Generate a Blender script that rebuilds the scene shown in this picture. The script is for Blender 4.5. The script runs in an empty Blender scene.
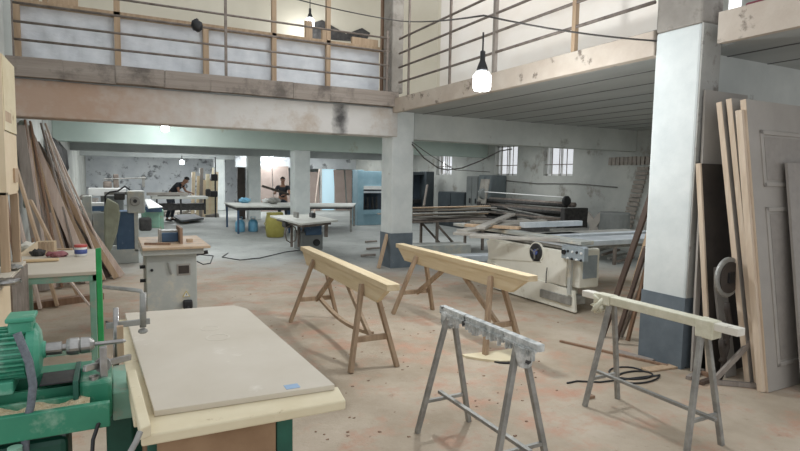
import bpy, bmesh, math, random
from mathutils import Vector, Matrix
random.seed(7)
SC = bpy.context.scene
COL = SC.collection
V = Vector

# ------------------------------------------------------------------ camera
FPX, CAMH = 554.35, 1.6
_p, _r, _y = map(math.radians, (4.934, .964, 27.39))
FW = V((math.sin(_y)*math.cos(_p), math.cos(_y)*math.cos(_p), -math.sin(_p)))
_rt = V((math.cos(_y), -math.sin(_y), 0)); _up = _rt.cross(FW)
RT = _rt*math.cos(_r) + _up*math.sin(_r)
UP = -_rt*math.sin(_r) + _up*math.cos(_r)
def ray(px, py): return FW + RT*(px-400)/FPX - UP*(py-225.5)/FPX
def onY(px, py, Y):
    d = ray(px, py); t = Y/d.y
    return V((d.x*t, Y, CAMH+d.z*t))
def onX(px, py, X):
    d = ray(px, py); t = X/d.x
    return V((X, d.y*t, CAMH+d.z*t))
def onZ(px, py, z=0.):
    d = ray(px, py); t = (z-CAMH)/d.z
    return V((d.x*t, d.y*t, z))
cam = bpy.data.cameras.new('camera'); camo = bpy.data.objects.new('camera', cam); COL.objects.link(camo)
camo.matrix_world = Matrix(((RT.x, UP.x, -FW.x, 0), (RT.y, UP.y, -FW.y, 0), (RT.z, UP.z, -FW.z, CAMH), (0, 0, 0, 1)))
cam.sensor_width = 36; cam.lens = FPX*36/800; cam.clip_start = .05; cam.clip_end = 200
SC.camera = camo

# ------------------------------------------------------------------ materials
def hx(h):
    h = h.lstrip('#'); out = []
    for i in (0, 2, 4):
        c = int(h[i:i+2], 16)/255
        out.append(c/12.92 if c <= .04045 else ((c+.055)/1.055)**2.4)
    return (*out, 1)
def mat(name, c1, c2=None, scale=5, stretch=(1, 1, 1), rough=.75, metal=0., bump=.15, c3=None, s3=1.2, t3=(.52, .66), detail=5, coat=0):
    m = bpy.data.materials.new(name); m.use_nodes = True
    nt = m.node_tree; N = nt.nodes; L = nt.links
    b = N['Principled BSDF']; b.inputs['Roughness'].default_value = rough; b.inputs['Metallic'].default_value = metal
    if coat: b.inputs['Coat Weight'].default_value = coat
    tc = N.new('ShaderNodeTexCoord'); mp = N.new('ShaderNodeMapping'); L.new(tc.outputs['Object'], mp.inputs['Vector'])
    mp.inputs['Scale'].default_value = stretch
    n = N.new('ShaderNodeTexNoise'); n.inputs['Scale'].default_value = scale; n.inputs['Detail'].default_value = detail; n.inputs['Roughness'].default_value = .6
    L.new(mp.outputs[0], n.inputs['Vector'])
    rp = N.new('ShaderNodeValToRGB'); rp.color_ramp.elements[0].position = .33; rp.color_ramp.elements[1].position = .67
    rp.color_ramp.elements[0].color = hx(c1); rp.color_ramp.elements[1].color = hx(c2 or c1)
    L.new(n.outputs['Fac'], rp.inputs['Fac']); out = rp.outputs['Color']
    if c3:
        n2 = N.new('ShaderNodeTexNoise'); n2.inputs['Scale'].default_value = s3; n2.inputs['Detail'].default_value = 8; n2.inputs['Roughness'].default_value = .68
        L.new(tc.outputs['Object'], n2.inputs['Vector'])
        r2 = N.new('ShaderNodeValToRGB'); r2.color_ramp.elements[0].position = t3[0]; r2.color_ramp.elements[1].position = t3[1]
        r2.color_ramp.elements[0].color = (0, 0, 0, 1); r2.color_ramp.elements[1].color = (1, 1, 1, 1)
        L.new(n2.outputs['Fac'], r2.inputs['Fac'])
        mx = N.new('ShaderNodeMix'); mx.data_type = 'RGBA'; L.new(r2.outputs['Color'], mx.inputs['Factor'])
        L.new(out, mx.inputs['A']); mx.inputs['B'].default_value = hx(c3); out = mx.outputs['Result']
    L.new(out, b.inputs['Base Color'])
    if bump:
        bp = N.new('ShaderNodeBump'); bp.inputs['Strength'].default_value = bump; bp.inputs['Distance'].default_value = .02
        L.new(n.outputs['Fac'], bp.inputs['Height']); L.new(bp.outputs[0], b.inputs['Normal'])
    return m
def wood(name, c1, c2, ax='y', sc=7, rough=.7):
    st = {'x': (.08, 1, 1), 'y': (1, .08, 1), 'z': (1, 1, .08)}[ax]
    return mat(name, c1, c2, scale=sc*3, stretch=st, rough=rough, bump=.1)
def emis(name, col, s):
    m = bpy.data.materials.new(name); m.use_nodes = True; b = m.node_tree.nodes['Principled BSDF']
    n = m.node_tree.nodes.new('ShaderNodeTexNoise'); n.inputs['Scale'].default_value = 2
    r = m.node_tree.nodes.new('ShaderNodeValToRGB'); r.color_ramp.elements[0].color = hx(col); r.color_ramp.elements[1].color = hx(col)
    m.node_tree.links.new(n.outputs[0], r.inputs[0]); m.node_tree.links.new(r.outputs[0], b.inputs['Emission Color'])
    b.inputs['Base Color'].default_value = hx(col); b.inputs['Emission Strength'].default_value = s
    return m
def film(name, col, a, rough=.35):
    m = mat(name, col, None, scale=3, stretch=(1, 1, 2.5), rough=rough, bump=.6)
    m.node_tree.nodes['Principled BSDF'].inputs['Alpha'].default_value = a
    return m

# floor: concrete under sawdust near the opening, greyer farther in
def floor_mat():
    m = bpy.data.materials.new('dusty_concrete'); m.use_nodes = True; nt = m.node_tree; N = nt.nodes; L = nt.links
    b = N['Principled BSDF']; b.inputs['Roughness'].default_value = .8
    tc = N.new('ShaderNodeTexCoord')
    def noise(s, d=6, r=.6):
        n = N.new('ShaderNodeTexNoise'); n.inputs['Scale'].default_value = s; n.inputs['Detail'].default_value = d; n.inputs['Roughness'].default_value = r
        L.new(tc.outputs['Object'], n.inputs['Vector']); return n
    def ramp(src, p0, p1, c0=(0, 0, 0, 1), c1=(1, 1, 1, 1)):
        r = N.new('ShaderNodeValToRGB'); r.color_ramp.elements[0].position = p0; r.color_ramp.elements[1].position = p1
        r.color_ramp.elements[0].color = c0; r.color_ramp.elements[1].color = c1; L.new(src, r.inputs[0]); return r.outputs[0]
    def mix(f, a, bb):
        x = N.new('ShaderNodeMix'); x.data_type = 'RGBA'; L.new(f, x.inputs['Factor'])
        for k, v in (('A', a), ('B', bb)):
            if isinstance(v, tuple): x.inputs[k].default_value = v
            else: L.new(v, x.inputs[k])
        return x.outputs['Result']
    dust = ramp(noise(1.1, 8, .62).outputs[0], .36, .64, hx('#9c8d78'), hx('#bcae9b'))
    dust = mix(ramp(noise(3.2, 8, .7).outputs[0], .50, .70), dust, hx('#b58d76'))
    dust = mix(ramp(noise(14, 8, .75).outputs[0], .60, .74), dust, hx('#8d7a66'))
    conc = ramp(noise(.9, 8, .6).outputs[0], .35, .65, hx('#8c8f8b'), hx('#a8aaa6'))
    conc = mix(ramp(noise(5, 8, .7).outputs[0], .56, .75), conc, hx('#777872'))
    sp = N.new('ShaderNodeSeparateXYZ'); L.new(tc.outputs['Object'], sp.inputs[0])
    a = N.new('ShaderNodeMath'); a.operation = 'MULTIPLY_ADD'; L.new(sp.outputs['X'], a.inputs[0]); a.inputs[1].default_value = .45; L.new(sp.outputs['Y'], a.inputs[2])
    nz = N.new('ShaderNodeMath'); nz.operation = 'MULTIPLY_ADD'; L.new(noise(.55, 6, .65).outputs[0], nz.inputs[0]); nz.inputs[1].default_value = 4.5; L.new(a.outputs[0], nz.inputs[2])
    mr = N.new('ShaderNodeMapRange'); L.new(nz.outputs[0], mr.inputs[0]); mr.inputs[1].default_value = -5.2; mr.inputs[2].default_value = -3.0
    colr = mix(mr.outputs[0], dust, conc)
    L.new(colr, b.inputs['Base Color'])
    bp = N.new('ShaderNodeBump'); bp.inputs['Strength'].default_value = .35; bp.inputs['Distance'].default_value = .03
    L.new(noise(9, 10, .7).outputs[0], bp.inputs['Height']); L.new(bp.outputs[0], b.inputs['Normal'])
    return m

M = dict(
 floor=floor_mat(),
 plaster=mat('white_plaster', '#b9bdb9', '#cdd0cb', 1.5, bump=.3, c3='#8d8a83', s3=2.0, t3=(.62, .72)),
 oldplaster=mat('stained_plaster', '#a3a5a0', '#babbb4', 1.2, bump=.5, c3='#7f7a70', s3=1.6, t3=(.55, .68)),
 backplaster=mat('peeling_plaster', '#b8bcc0', '#d2d5d6', 1.2, bump=.4, c3='#77797c', s3=2.6, t3=(.55, .63)),
 column=mat('whitewash', '#c7cdcb', '#dde1de', 2.2, bump=.35, c3='#a09b92', s3=3.5, t3=(.66, .72)),
 oldcol=mat('scarred_concrete', '#989690', '#b0afa9', 2.5, bump=.6, c3='#77716a', s3=5, t3=(.55,.65)),
 rawcol=mat('raw_concrete', '#857f77', '#a19b92', 2.5, bump=.6, c3='#6a625a', s3=3),
 colgrey=mat('grey_dado_paint', '#59636a', '#69737a', 4, bump=.2, c3='#a09a8f', s3=7, t3=(.66, .7)),
 beamtan=mat('stained_beam', '#c6c2bb', '#d4d1cc', 1.6, (.5, 1, 1), bump=.8, c3='#b9ab9c', s3=1.3, t3=(.55, .7)),
 beamgreen=mat('pale_green_beam', '#b7c7be', '#c6d3ca', 1.0, bump=.25, c3='#a9a88c', s3=1.2, t3=(.64, .74)),
 beamgrey=mat('grey_beam', '#9fa3a2', '#b5b9b7', 1.2, bump=.25),
 slab=mat('slab_underside', '#9b9e9c', '#b4b7b4', 1.1, (1, .2, 1), bump=.3),
 ledge=mat('sooty_ledge', '#8a7f75', '#9f958b', 2, (.25, 1, 5), bump=.9, c3='#665e57', s3=2.2, t3=(.5, .66)),
 edge=mat('rough_slab_edge', '#b5a798', '#c4b9ab', 3, bump=.9, c3='#7b6f64', s3=5, t3=(.58, .66)),
 hole_shade=mat('hole_shade', '#2b2a2a', '#5a5653', 6, bump=.6),
 crack=mat('dark_joint', '#4d4d4c', '#6b6b69', 6),  # own dark grey of the joints between ceiling slabs
 brick=mat('exposed_brick', '#8c847b', '#a59c92', 9, bump=.8, c3='#6a625b', s3=9),
 creamwall=mat('cream_upper_wall', '#d9d0bb', '#e6decb', .6, bump=.1),
 film=mat('plastic_film', '#d0d3d7', '#e4e6e8', 1.6, (1, 1, 2.2), rough=.22, bump=.9),
 filmr=mat('cream_film', '#ece2d6', '#f4eee6', .9, (1, 1, 1.6), rough=.45, bump=.5),
 steel=mat('grey_steel', '#7d7b78', '#9b9894', 9, rough=.45, metal=.6),
 rail=mat('rusty_rail', '#6e635b', '#8f857c', 9, rough=.6, metal=.3),
 rawsteel=mat('bare_steel', '#8a8885', '#b1afab', 14, rough=.3, metal=.85),
 alu=mat('aluminium', '#c5cdd3', '#dfe5ea', 5, (1, .1, 1), rough=.3, metal=.35, bump=.02),
 pine=wood('pine_y', '#cdb892', '#dccbaa', 'y'), pinex=wood('pine_x', '#c3a67f', '#d8bf98', 'x'), pinez=wood('pine_z', '#c2aa8a', '#d6c2a4', 'z'),
 legwood=wood('weathered_wood', '#8f7860', '#ab947a', 'z'),
 ply=mat('plywood', '#d8c3a2', '#e3d2b6', 3, (.4, 1, 1), bump=.05),
 mdf=mat('mdf_board', '#c3b9a7', '#cdc4b4', 2, bump=.03, c3='#dad3c6', s3=3.2, t3=(.6, .7), rough=.65),
 creamwood=mat('dusty_cream_wood', '#d2c4a2', '#dfd4b7', 6, (.5, .5, 1), bump=.1, c3='#b19c78', s3=8, t3=(.62, .68)),
 brown=mat('brown_board', '#8a6d51', '#9c7f61', 6, bump=.05), 
 green=mat('machine_green', '#2c7a5d', '#3b8c6d', 5, rough=.45, bump=.05, c3='#8fae98', s3=6, t3=(.52, .68)),
 darkgreen=mat('dark_green_paint', '#174a3c', '#225c4b', 6, rough=.5),
 palegreen=mat('pale_green_paint', '#79a58f', '#8fb6a2', 5, rough=.6, c3='#a3a08e', s3=7),
 brightgreen=mat('bright_green_wrap', '#1f8c4a', '#35a860', 7, rough=.35, c3='#c8dccd', s3=10, t3=(.66, .7)),
 motor=mat('motor_green', '#378a6c', '#4f9f83', 6, rough=.4, c3='#a3bfae', s3=8, t3=(.52, .68)),
 dust=mat('wood_chips', '#cbb48c', '#e7d8b5', 60, bump=1, detail=8),
 greyhose=mat('grey_hose', '#5c6269', '#757b81', 60, rough=.6, bump=.4),
 black=mat('black_rubber', '#1b1b1c', '#2c2c2e', 8, rough=.5),
 darkpl=mat('dark_board', '#37302b', '#473f38', 5, bump=.05),
 machgrey=mat('machine_grey', '#a7aaa4', '#b8bab4', 4, rough=.5, bump=.03, c3='#c8c1ae', s3=4),
 machwhite=mat('machine_cream', '#dcd9ca', '#e6e3d6', 3, rough=.45, bump=.03, c3='#bdb49d', s3=5, t3=(.6, .75)),
 machblue=mat('machine_blue', '#35506c', '#46617c', 4, rough=.5, c3='#8394a0', s3=6, t3=(.6, .75)),
 panelgrey=mat('control_panel', '#8d979c', '#9ca5a9', 8, rough=.4),
 pressblue=mat('pale_blue_paint', '#84a6b4', '#98b7c3', 3, rough=.5), 
 pressdark=mat('dark_interior', '#2a333d', '#3a444f', 4),
 cabgrey=mat('slate_cabinet', '#5a6264', '#697173', 3, rough=.5), cabdark=mat('dark_cabinet', '#343a3e', '#42494c', 3, rough=.5),
 cabmid=mat('grey_cabinet', '#6f7371', '#7f8280', 3, rough=.5),
 yellow=mat('yellow_plastic', '#8f8740', '#a39a52', 4, rough=.5),
 bluepl=mat('blue_plastic', '#5d9cbc', '#7db4ce', 5, rough=.3),
 white=mat('white_paint', '#d8d9d6', '#e6e6e3', 5, rough=.5), red=mat('red_paint', '#b0453f', '#c0574f', 6, rough=.4), labelblue=mat('label_blue', '#3b4a86', '#55649c', 30, rough=.4),
 tabletop=mat('dusty_table_top', '#b9b9b1', '#cbcbc4', 4, rough=.5), shapertop=mat('dusty_steel_top', '#b59a7c', '#c4ab8f', 7, rough=.6, c3='#96867a', s3=6),
 pink=mat('pinkish_board', '#8f8078', '#9d8e86', 1.5, bump=.05), 
 taupe=mat('taupe_primer', '#a09a92', '#aaa49c', 3, rough=.6, bump=.03), taupe2=mat('taupe_panel', '#918b84', '#9c958d', 14, rough=.6), 
 doorwood=wood('door_edge', '#c4af97', '#d6c5b0', 'z'),
 greywood=wood('grey_wood', '#817870', '#9b9289', 'z'), palewood=wood('pale_pink_wood', '#c3aea0', '#d6c7bb', 'z'), brownwood=wood('brown_wood', '#7d614c', '#957861', 'z'), darkwood=wood('dark_wood', '#473931', '#5a4a40', 'z'), tanwood=wood('tan_wood', '#a98f73', '#bfa68a', 'z'),
 greypl=mat('dusty_plank', '#8b867e', '#a8a39a', 6, (.4, 1, 1), bump=.1),
 whitemess=mat('plaster_splash', '#8f9390', '#d9dad6', 22, bump=.5, c3='#3f4040', s3=16, t3=(.6, .64)), tape=mat('yellow_tape', '#c9c6ae', '#d9d6c2', 18, rough=.5, bump=.4),
 paleboard=mat('whitened_plank', '#d2cdbf', '#e2ded2', 9, (1, .3, 1), bump=.2, c3='#a9a294', s3=12, t3=(.62, .68)),
 galv=mat('galvanised', '#83827d', '#a3a29c', 12, rough=.5, metal=.35),
 canvas=mat('dust_bag', '#8f927f', '#a5a894', 5, bump=.3, rough=.9), 
 skin=mat('skin', '#8f6a55', '#9c7560', 8, bump=.02), hair=mat('black_hair', '#191514', '#241f1d', 30), shirt=mat('black_shirt', '#1d1f25', '#2a2c33', 9), shirt2=mat('grey_shirt', '#9a9fa8', '#b3b7be', 9), trouser=mat('dark_trousers', '#2a3038', '#363d46', 9),
 bulb=emis('bulb_glow', '#f4fbff', 14), tube=emis('tube_glow', '#f4fbff', 8),
 wire=mat('wire', '#4a4744', '#5f5b57', 9), tapeblue=mat('blue_tape', '#8fa9c4', '#a3bad1', 9),
 maroon=mat('maroon_cloth', '#7b3640', '#8b4650', 6), warn=mat('warning_yellow', '#c9b23e', '#d6c052', 6),
 rubble=mat('rubble', '#6c6760', '#8f8a82', 9, bump=1), mat=mat('black_sheet', '#3f4244', '#4f5254', 4),
 junk=mat('dark_junk', '#2f2e2d', '#4a4846', 12, bump=.5), clothred=mat('faded_red_glove', '#8c4a4d', '#a8767a', 14, bump=.4),
 glass=None)
def glass():
    m = bpy.data.materials.new('window_glass'); m.use_nodes = True; N = m.node_tree.nodes; L = m.node_tree.links
    N.remove(N['Principled BSDF']); o = N['Material Output']
    t = N.new('ShaderNodeBsdfTransparent'); g = N.new('ShaderNodeBsdfGlossy'); g.inputs['Roughness'].default_value = .08
    n = N.new('ShaderNodeTexNoise'); r = N.new('ShaderNodeMapRange'); r.inputs[3].default_value = .04; r.inputs[4].default_value = .12; L.new(n.outputs[0], r.inputs[0])
    x = N.new('ShaderNodeMixShader'); L.new(r.outputs[0], x.inputs[0]); L.new(t.outputs[0], x.inputs[1]); L.new(g.outputs[0], x.inputs[2]); L.new(x.outputs[0], o.inputs[0])
    return m
M['glass'] = glass()

# ------------------------------------------------------------------ mesh helpers
def absloc(o):
    l = V((0, 0, 0))
    while o: l += o.location; o = o.parent
    return l
class MB:
    def __init__(s): s.bm = bmesh.new()
    def _add(s, vs, fs):
        b = [s.bm.verts.new(v) for v in vs]
        for f in fs:
            try: s.bm.faces.new([b[i] for i in f])
            except ValueError: pass
        return s
    def box(s, x0, x1, y0, y1, z0, z1):
        x0, x1 = min(x0, x1), max(x0, x1); y0, y1 = min(y0, y1), max(y0, y1); z0, z1 = min(z0, z1), max(z0, z1)
        return s._add([(x, y, z) for z in (z0, z1) for x, y in ((x0, y0), (x1, y0), (x1, y1), (x0, y1))],
            [(3, 2, 1, 0), (4, 5, 6, 7), (0, 1, 5, 4), (1, 2, 6, 5), (2, 3, 7, 6), (3, 0, 4, 7)])
    def bar(s, p, q, w, h=None, up=(0, 0, 1), w2=None, h2=None):
        h = h or w; p, q = V(p), V(q); d = (q-p).normalized(); up = V(up)
        if abs(d.dot(up)) > .98: up = V((1, 0, 0))
        a = d.cross(up).normalized(); b = a.cross(d)
        vs = []
        for c, ww, hh in ((p, w, h), (q, w2 or w, h2 or h)):
            for i, j in ((-1, -1), (1, -1), (1, 1), (-1, 1)): vs.append(c+a*i*ww/2+b*j*hh/2)
        return s._add(vs, [(3, 2, 1, 0), (4, 5, 6, 7), (0, 1, 5, 4), (1, 2, 6, 5), (2, 3, 7, 6), (3, 0, 4, 7)])
    def tube(s, pts, r, n=10, cap=True):
        pts = [V(p) for p in pts]; rs = r if isinstance(r, (list, tuple)) else [r]*len(pts)
        up = None; rings = []
        for i, p in enumerate(pts):
            d = (pts[min(i+1, len(pts)-1)]-pts[max(i-1, 0)])
            d = d.normalized() if d.length > 1e-9 else V((0, 0, 1))
            if up is None: up = V((0, 0, 1)) if abs(d.z) < .9 else V((1, 0, 0))
            a = d.cross(up).normalized(); up = a.cross(d).normalized()
            rings.append([s.bm.verts.new(p+(a*math.cos(2*math.pi*k/n)+up*math.sin(2*math.pi*k/n))*rs[i]) for k in range(n)])
        for A, B in zip(rings, rings[1:]):
            for k in range(n): s.bm.faces.new((A[k], A[(k+1) % n], B[(k+1) % n], B[k]))
        if cap: s.bm.faces.new(rings[0][::-1]); s.bm.faces.new(rings[-1])
        return s
    def cyl(s, p, q, r, r2=None, n=16): return s.tube([p, q], [r, r2 if r2 is not None else r], n)
    def lathe(s, c, prof, n=18, axis='z'):       # prof: (radius, height) pairs
        c = V(c); ax = {'x': V((1, 0, 0)), 'y': V((0, 1, 0)), 'z': V((0, 0, 1))}[axis]
        a = V((0, 1, 0)) if axis == 'x' else V((1, 0, 0)); b = ax.cross(a); rings = []
        for r, h in prof: rings.append([s.bm.verts.new(c+ax*h+(a*math.cos(2*math.pi*k/n)+b*math.sin(2*math.pi*k/n))*max(r, .0005)) for k in range(n)])
        for A, B in zip(rings, rings[1:]):
            for k in range(n): s.bm.faces.new((A[k], A[(k+1) % n], B[(k+1) % n], B[k]))
        s.bm.faces.new(rings[0][::-1]); s.bm.faces.new(rings[-1]); return s
    def prism(s, poly, axis, a0, a1):            # poly in the two other axes, in x,y,z order
        def mk(u, v, a): return {'x': (a, u, v), 'y': (u, a, v), 'z': (u, v, a)}[axis]
        n = len(poly); vs = [mk(u, v, a0) for u, v in poly]+[mk(u, v, a1) for u, v in poly]
        return s._add(vs, [tuple(range(n))[::-1], tuple(range(n, 2*n))]+[(i, (i+1) % n, n+(i+1) % n, n+i) for i in range(n)])
    def slab(s, c4, th):                         # four corners + thickness along the normal
        c4 = [V(c) for c in c4]; nr = (c4[1]-c4[0]).cross(c4[3]-c4[0]).normalized()*th
        return s._add(c4+[c+nr for c in c4], [(3, 2, 1, 0), (4, 5, 6, 7), (0, 1, 5, 4), (1, 2, 6, 5), (2, 3, 7, 6), (3, 0, 4, 7)])
    def build(s, name, m, parent=None, bevel=0, smooth=False, jit=0):
        bm = s.bm; bmesh.ops.recalc_face_normals(bm, faces=bm.faces[:])
        if jit:
            for v in bm.verts: v.co += V([random.uniform(-jit, jit) for _ in range(3)])
        if parent is not None: off = absloc(parent)
        else:
            xs = [v.co for v in bm.verts]; lo = V([min(v[i] for v in xs) for i in range(3)]); hi = V([max(v[i] for v in xs) for i in range(3)])
            off = V(((lo.x+hi.x)/2, (lo.y+hi.y)/2, lo.z))
        bmesh.ops.translate(bm, vec=-off, verts=bm.verts[:])
        me = bpy.data.meshes.new(name); bm.to_mesh(me); bm.free(); me.materials.append(m)
        if smooth:
            for p in me.polygons: p.use_smooth = True
        o = bpy.data.objects.new(name, me); COL.objects.link(o)
        if parent is None: o.location = off
        else: o.parent = parent
        if bevel:
            b = o.modifiers.new('bevel', 'BEVEL'); b.width = bevel; b.segments = 2; b.limit_method = 'ANGLE'
        return o
def tag(o, label, cat, group=None, kind=None):
    o['label'] = label; o['category'] = cat
    if group: o['group'] = group
    if kind: o['kind'] = kind
    return o
def T(name, label, cat, loc=(0, 0, 0), group=None):
    o = bpy.data.objects.new(name, None); COL.objects.link(o); o.location = loc; o.empty_display_size = .1
    return tag(o, label, cat, group)
def struct(mb, name, m, label=None, cat=None, bevel=0, parent=None, jit=0):
    o = mb.build(name, m, parent, bevel, jit=jit)
    if parent is None:
        o['kind'] = 'structure'; o['label'] = label or name.replace('_', ' '); o['category'] = cat or name.split('_')[0]
    return o
def dup(r0, loc, rz=0, label=None, group=None):
    r = r0.copy(); COL.objects.link(r); r.location = loc; r.rotation_euler = (0, 0, rz)
    if label: r['label'] = label
    if group: r['group'] = group
    for ch in list(r0.children):
        c = ch.copy(); COL.objects.link(c); c.parent = r
        for g in list(ch.children):
            d = g.copy(); COL.objects.link(d); d.parent = c
    return r

# ------------------------------------------------------------------ setting
XL, XR, YB = -1.15, 10.5, 31.0
ZB, ZS, ZT = 2.3, 2.78, 3.04
CX0, CX1 = 4.37, 4.80
struct(MB().box(XL-.3, XR+.3, -2, YB+.3, -.2, 0), 'floor', M['floor'], 'dusty concrete workshop floor with sawdust near the sawhorses')
struct(MB().box(XL-.3, XL, 8.5, YB, 0, ZS), 'wall_left', M['oldplaster'], 'stained left wall behind the leaning boards')
struct(MB().box(XL-.3, XL, 3, 8.5, 0, 6), 'wall_left_front', M['plaster'], 'left wall beside the plywood cabinet')
struct(MB().box(XL, XR, YB, YB+.3, 0, ZS), 'wall_back', M['backplaster'], 'far white wall with peeling plaster')
# right wall with three small high windows
wins = [(onX(500, 0, XR).y, onX(523, 0, XR).y), (onX(550, 0, XR).y, onX(580, 0, XR).y), (onX(440, 0, XR).y, onX(456, 0, XR).y)]
wins = sorted((min(a), max(a)) for a in wins)
WZ0, WZ1 = 1.72, 2.62
w = MB(); w.box(XR, XR+.3, 3.0, YB, 0, WZ0); w.box(XR, XR+.3, 3.0, YB, WZ1, ZS)
y = 3.0
for a, b in wins: w.box(XR, XR+.3, y, a, WZ0, WZ1); y = b
w.box(XR, XR+.3, y, YB, WZ0, WZ1)
struct(w, 'wall_right', M['oldplaster'], 'grey right wall with small high barred windows')
for i, (a, b) in enumerate(wins):
    o = struct(MB().box(XR+.12, XR+.17, a, a+.05, WZ0, WZ1).box(XR+.12, XR+.17, b-.05, b, WZ0, WZ1).box(XR+.12, XR+.17, a, b, WZ0, WZ0+.05).box(XR+.12, XR+.17, a, b, WZ1-.05, WZ1).box(XR+.12, XR+.17, (a+b)/2-.02, (a+b)/2+.02, WZ0, WZ1),
        'window_%d' % (i+1), M['white'], ['small barred window nearest the pillar side of the right wall', 'small barred window above the left end of the roller machine', 'small window above the dark cabinets'][i])
    struct(MB().box(XR+.14, XR+.15, a+.05, b-.05, WZ0+.05, WZ1-.05), 'pane', M['glass'], parent=o)
    g = MB()
    for k in range(1, 4): g.cyl((XR+.06, a+(b-a)*k/4, WZ0), (XR+.06, a+(b-a)*k/4, WZ1), .012, n=6)
    g.cyl((XR+.06, a, WZ0+.3), (XR+.06, b, WZ0+.3), .012, n=6)
    g.build('window_bars', M['rail'], o)
# slabs, beams
struct(MB().box(XL, 4.33, 8.66, YB, ZS, ZT-.01).box(4.34, XR, -.6, 2.87, ZS-.04, ZT-.09).box(4.56, XR, 2.87, 3.44, ZS-.04, ZT-.09).box(4.33, XR, 3.44, YB, ZS-.04, ZT-.09), 'ceiling', M['slab'], 'underside of the mezzanine slab')
struct(MB().box(4.28, 4.36, 3.44, 8.6, ZS-.07, ZT-.1).box(4.30, 4.38, -.6, 2.87, ZS-.07, ZT-.1), 'trim_1', M['edge'], 'rough broken edge of the right mezzanine slab', jit=.012)
g = MB()
n = 9
for i in range(n):
    x0 = XL+(4.35-XL)*i/n; x1 = XL+(4.35-XL)*(i+1)/n
    g.box(x0, x1, 8.5+random.uniform(0, .03), 8.68, 2.80+random.uniform(-.008, .008), ZT)
struct(g, 'trim_2', M['ledge'], 'sooty projecting ledge over the front beam', jit=.006)
g = MB()
for i in range(9):
    x = 4.95+i*.62
    g.box(x, x+.025, -.5, YB, ZS-.044, ZS-.036)
struct(g, 'trim_3', M['crack'], 'dark joints between the ceiling slabs')
struct(MB().box(XL, CX0+.02, 8.62, 9.0, ZB, ZS), 'trim_4', M['beamtan'], 'brown stained plaster beam below the left railing', bevel=.015)
struct(MB().box(CX1-.02, XR, 8.75, 9.1, ZB-.02, ZS-.03), 'trim_5', M['plaster'], 'white beam from the middle pillar to the right wall', bevel=.01)
for i, (Y, m, lb) in enumerate([(14.3, 'beamgreen', 'pale green white beam across the second bay'), (20.0, 'beamgrey', 'grey beam across the third bay'), (25.7, 'beamgrey', 'farthest grey beam')]):
    struct(MB().box(XL, XR, Y+.04, Y+.4, ZB-.02, ZS-.03), 'trim_%d' % (6+i), M[m], lb, bevel=.01)
# blackened patch of the beam near the pillar head (sooting on the plaster itself)
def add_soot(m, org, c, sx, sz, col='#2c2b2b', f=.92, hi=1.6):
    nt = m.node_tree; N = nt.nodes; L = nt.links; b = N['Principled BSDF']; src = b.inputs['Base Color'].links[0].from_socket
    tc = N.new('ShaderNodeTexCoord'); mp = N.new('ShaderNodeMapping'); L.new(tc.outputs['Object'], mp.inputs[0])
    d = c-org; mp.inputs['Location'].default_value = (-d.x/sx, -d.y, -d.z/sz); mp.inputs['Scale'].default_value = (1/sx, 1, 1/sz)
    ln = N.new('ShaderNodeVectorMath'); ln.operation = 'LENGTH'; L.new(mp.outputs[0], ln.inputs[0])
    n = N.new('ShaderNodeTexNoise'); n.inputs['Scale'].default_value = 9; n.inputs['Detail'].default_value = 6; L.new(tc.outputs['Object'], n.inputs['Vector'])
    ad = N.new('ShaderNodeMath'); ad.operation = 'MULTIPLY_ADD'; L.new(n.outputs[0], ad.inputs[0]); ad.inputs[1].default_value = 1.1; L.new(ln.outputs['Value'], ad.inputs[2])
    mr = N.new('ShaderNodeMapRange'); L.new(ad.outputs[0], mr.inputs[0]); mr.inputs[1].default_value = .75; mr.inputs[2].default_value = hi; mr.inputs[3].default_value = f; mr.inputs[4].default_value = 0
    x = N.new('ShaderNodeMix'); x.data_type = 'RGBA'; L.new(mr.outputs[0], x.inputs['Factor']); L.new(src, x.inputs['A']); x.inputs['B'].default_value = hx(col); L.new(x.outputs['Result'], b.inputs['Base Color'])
add_soot(M['beamtan'], V(((XL+CX1+.02)/2, 8.81, ZB)), onY(75, 100, 8.62), 1.5, .9, '#b0917a', .85, 2.0)
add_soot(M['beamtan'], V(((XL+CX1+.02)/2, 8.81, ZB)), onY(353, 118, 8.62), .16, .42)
# columns
def column(i, Y, top=ZS, lb='', gz=.62):
    dx = (-.08, -.05, -.08, -.06, -.32)[i]; x0, x1, y0, y1 = CX0+dx, (CX1 if i else CX1-.17)+dx, Y, Y+.43
    o = struct(MB().box(x0, x1, y0, y1, 0, top), 'pillar', M['column'], lb, 'pillar', bevel=.02)
    o['kind'] = 'structure'
    if gz:
        b = MB().box(x0-.004, x1+.004, y0-.004, y1+.004, 0, gz).build('painted_base', M['colgrey'], o); b['label'] = 'grey painted base'
    return o
column(0, 3.0, 2.9, 'big whitewashed pillar with a grey base at right')
column(1, 8.68, ZS, 'whitewashed middle pillar with a grey base')
column(2, 14.4, ZS, 'pale pillar behind the small jointer', 0)
column(3, 20.1, ZS, 'pale pillar left of the man in the black shirt', 0)
column(4, 25.8, ZS, 'farthest pale pillar beside the black panel', 0)
struct(MB().box(CX0-.083, CX1-.245, 2.997, 3.435, 2.9, 5.5), 'wall_upper_pillar', M['rawcol'], 'raw concrete upper part of the big right pillar', 'pillar', bevel=.02)
struct(MB().box(CX0-.12, CX0+.10, 8.6, 8.95, ZT, 6), 'wall_upper_post', M['rawcol'], 'dirty grey upper post over the middle pillar', 'pillar', bevel=.02)
struct(MB().box(CX1-.17, XR, 3.2, 3.4, 0, ZS-.04), 'wall_side', M['plaster'], 'white wall behind the leaning doors')
struct(MB().box(CX0-.07, CX1-.26, 2.988, 3.0, .62, 2.9), 'trim_10', M['oldcol'], 'scarred unpainted side of the big right pillar', jit=.004)
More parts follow.
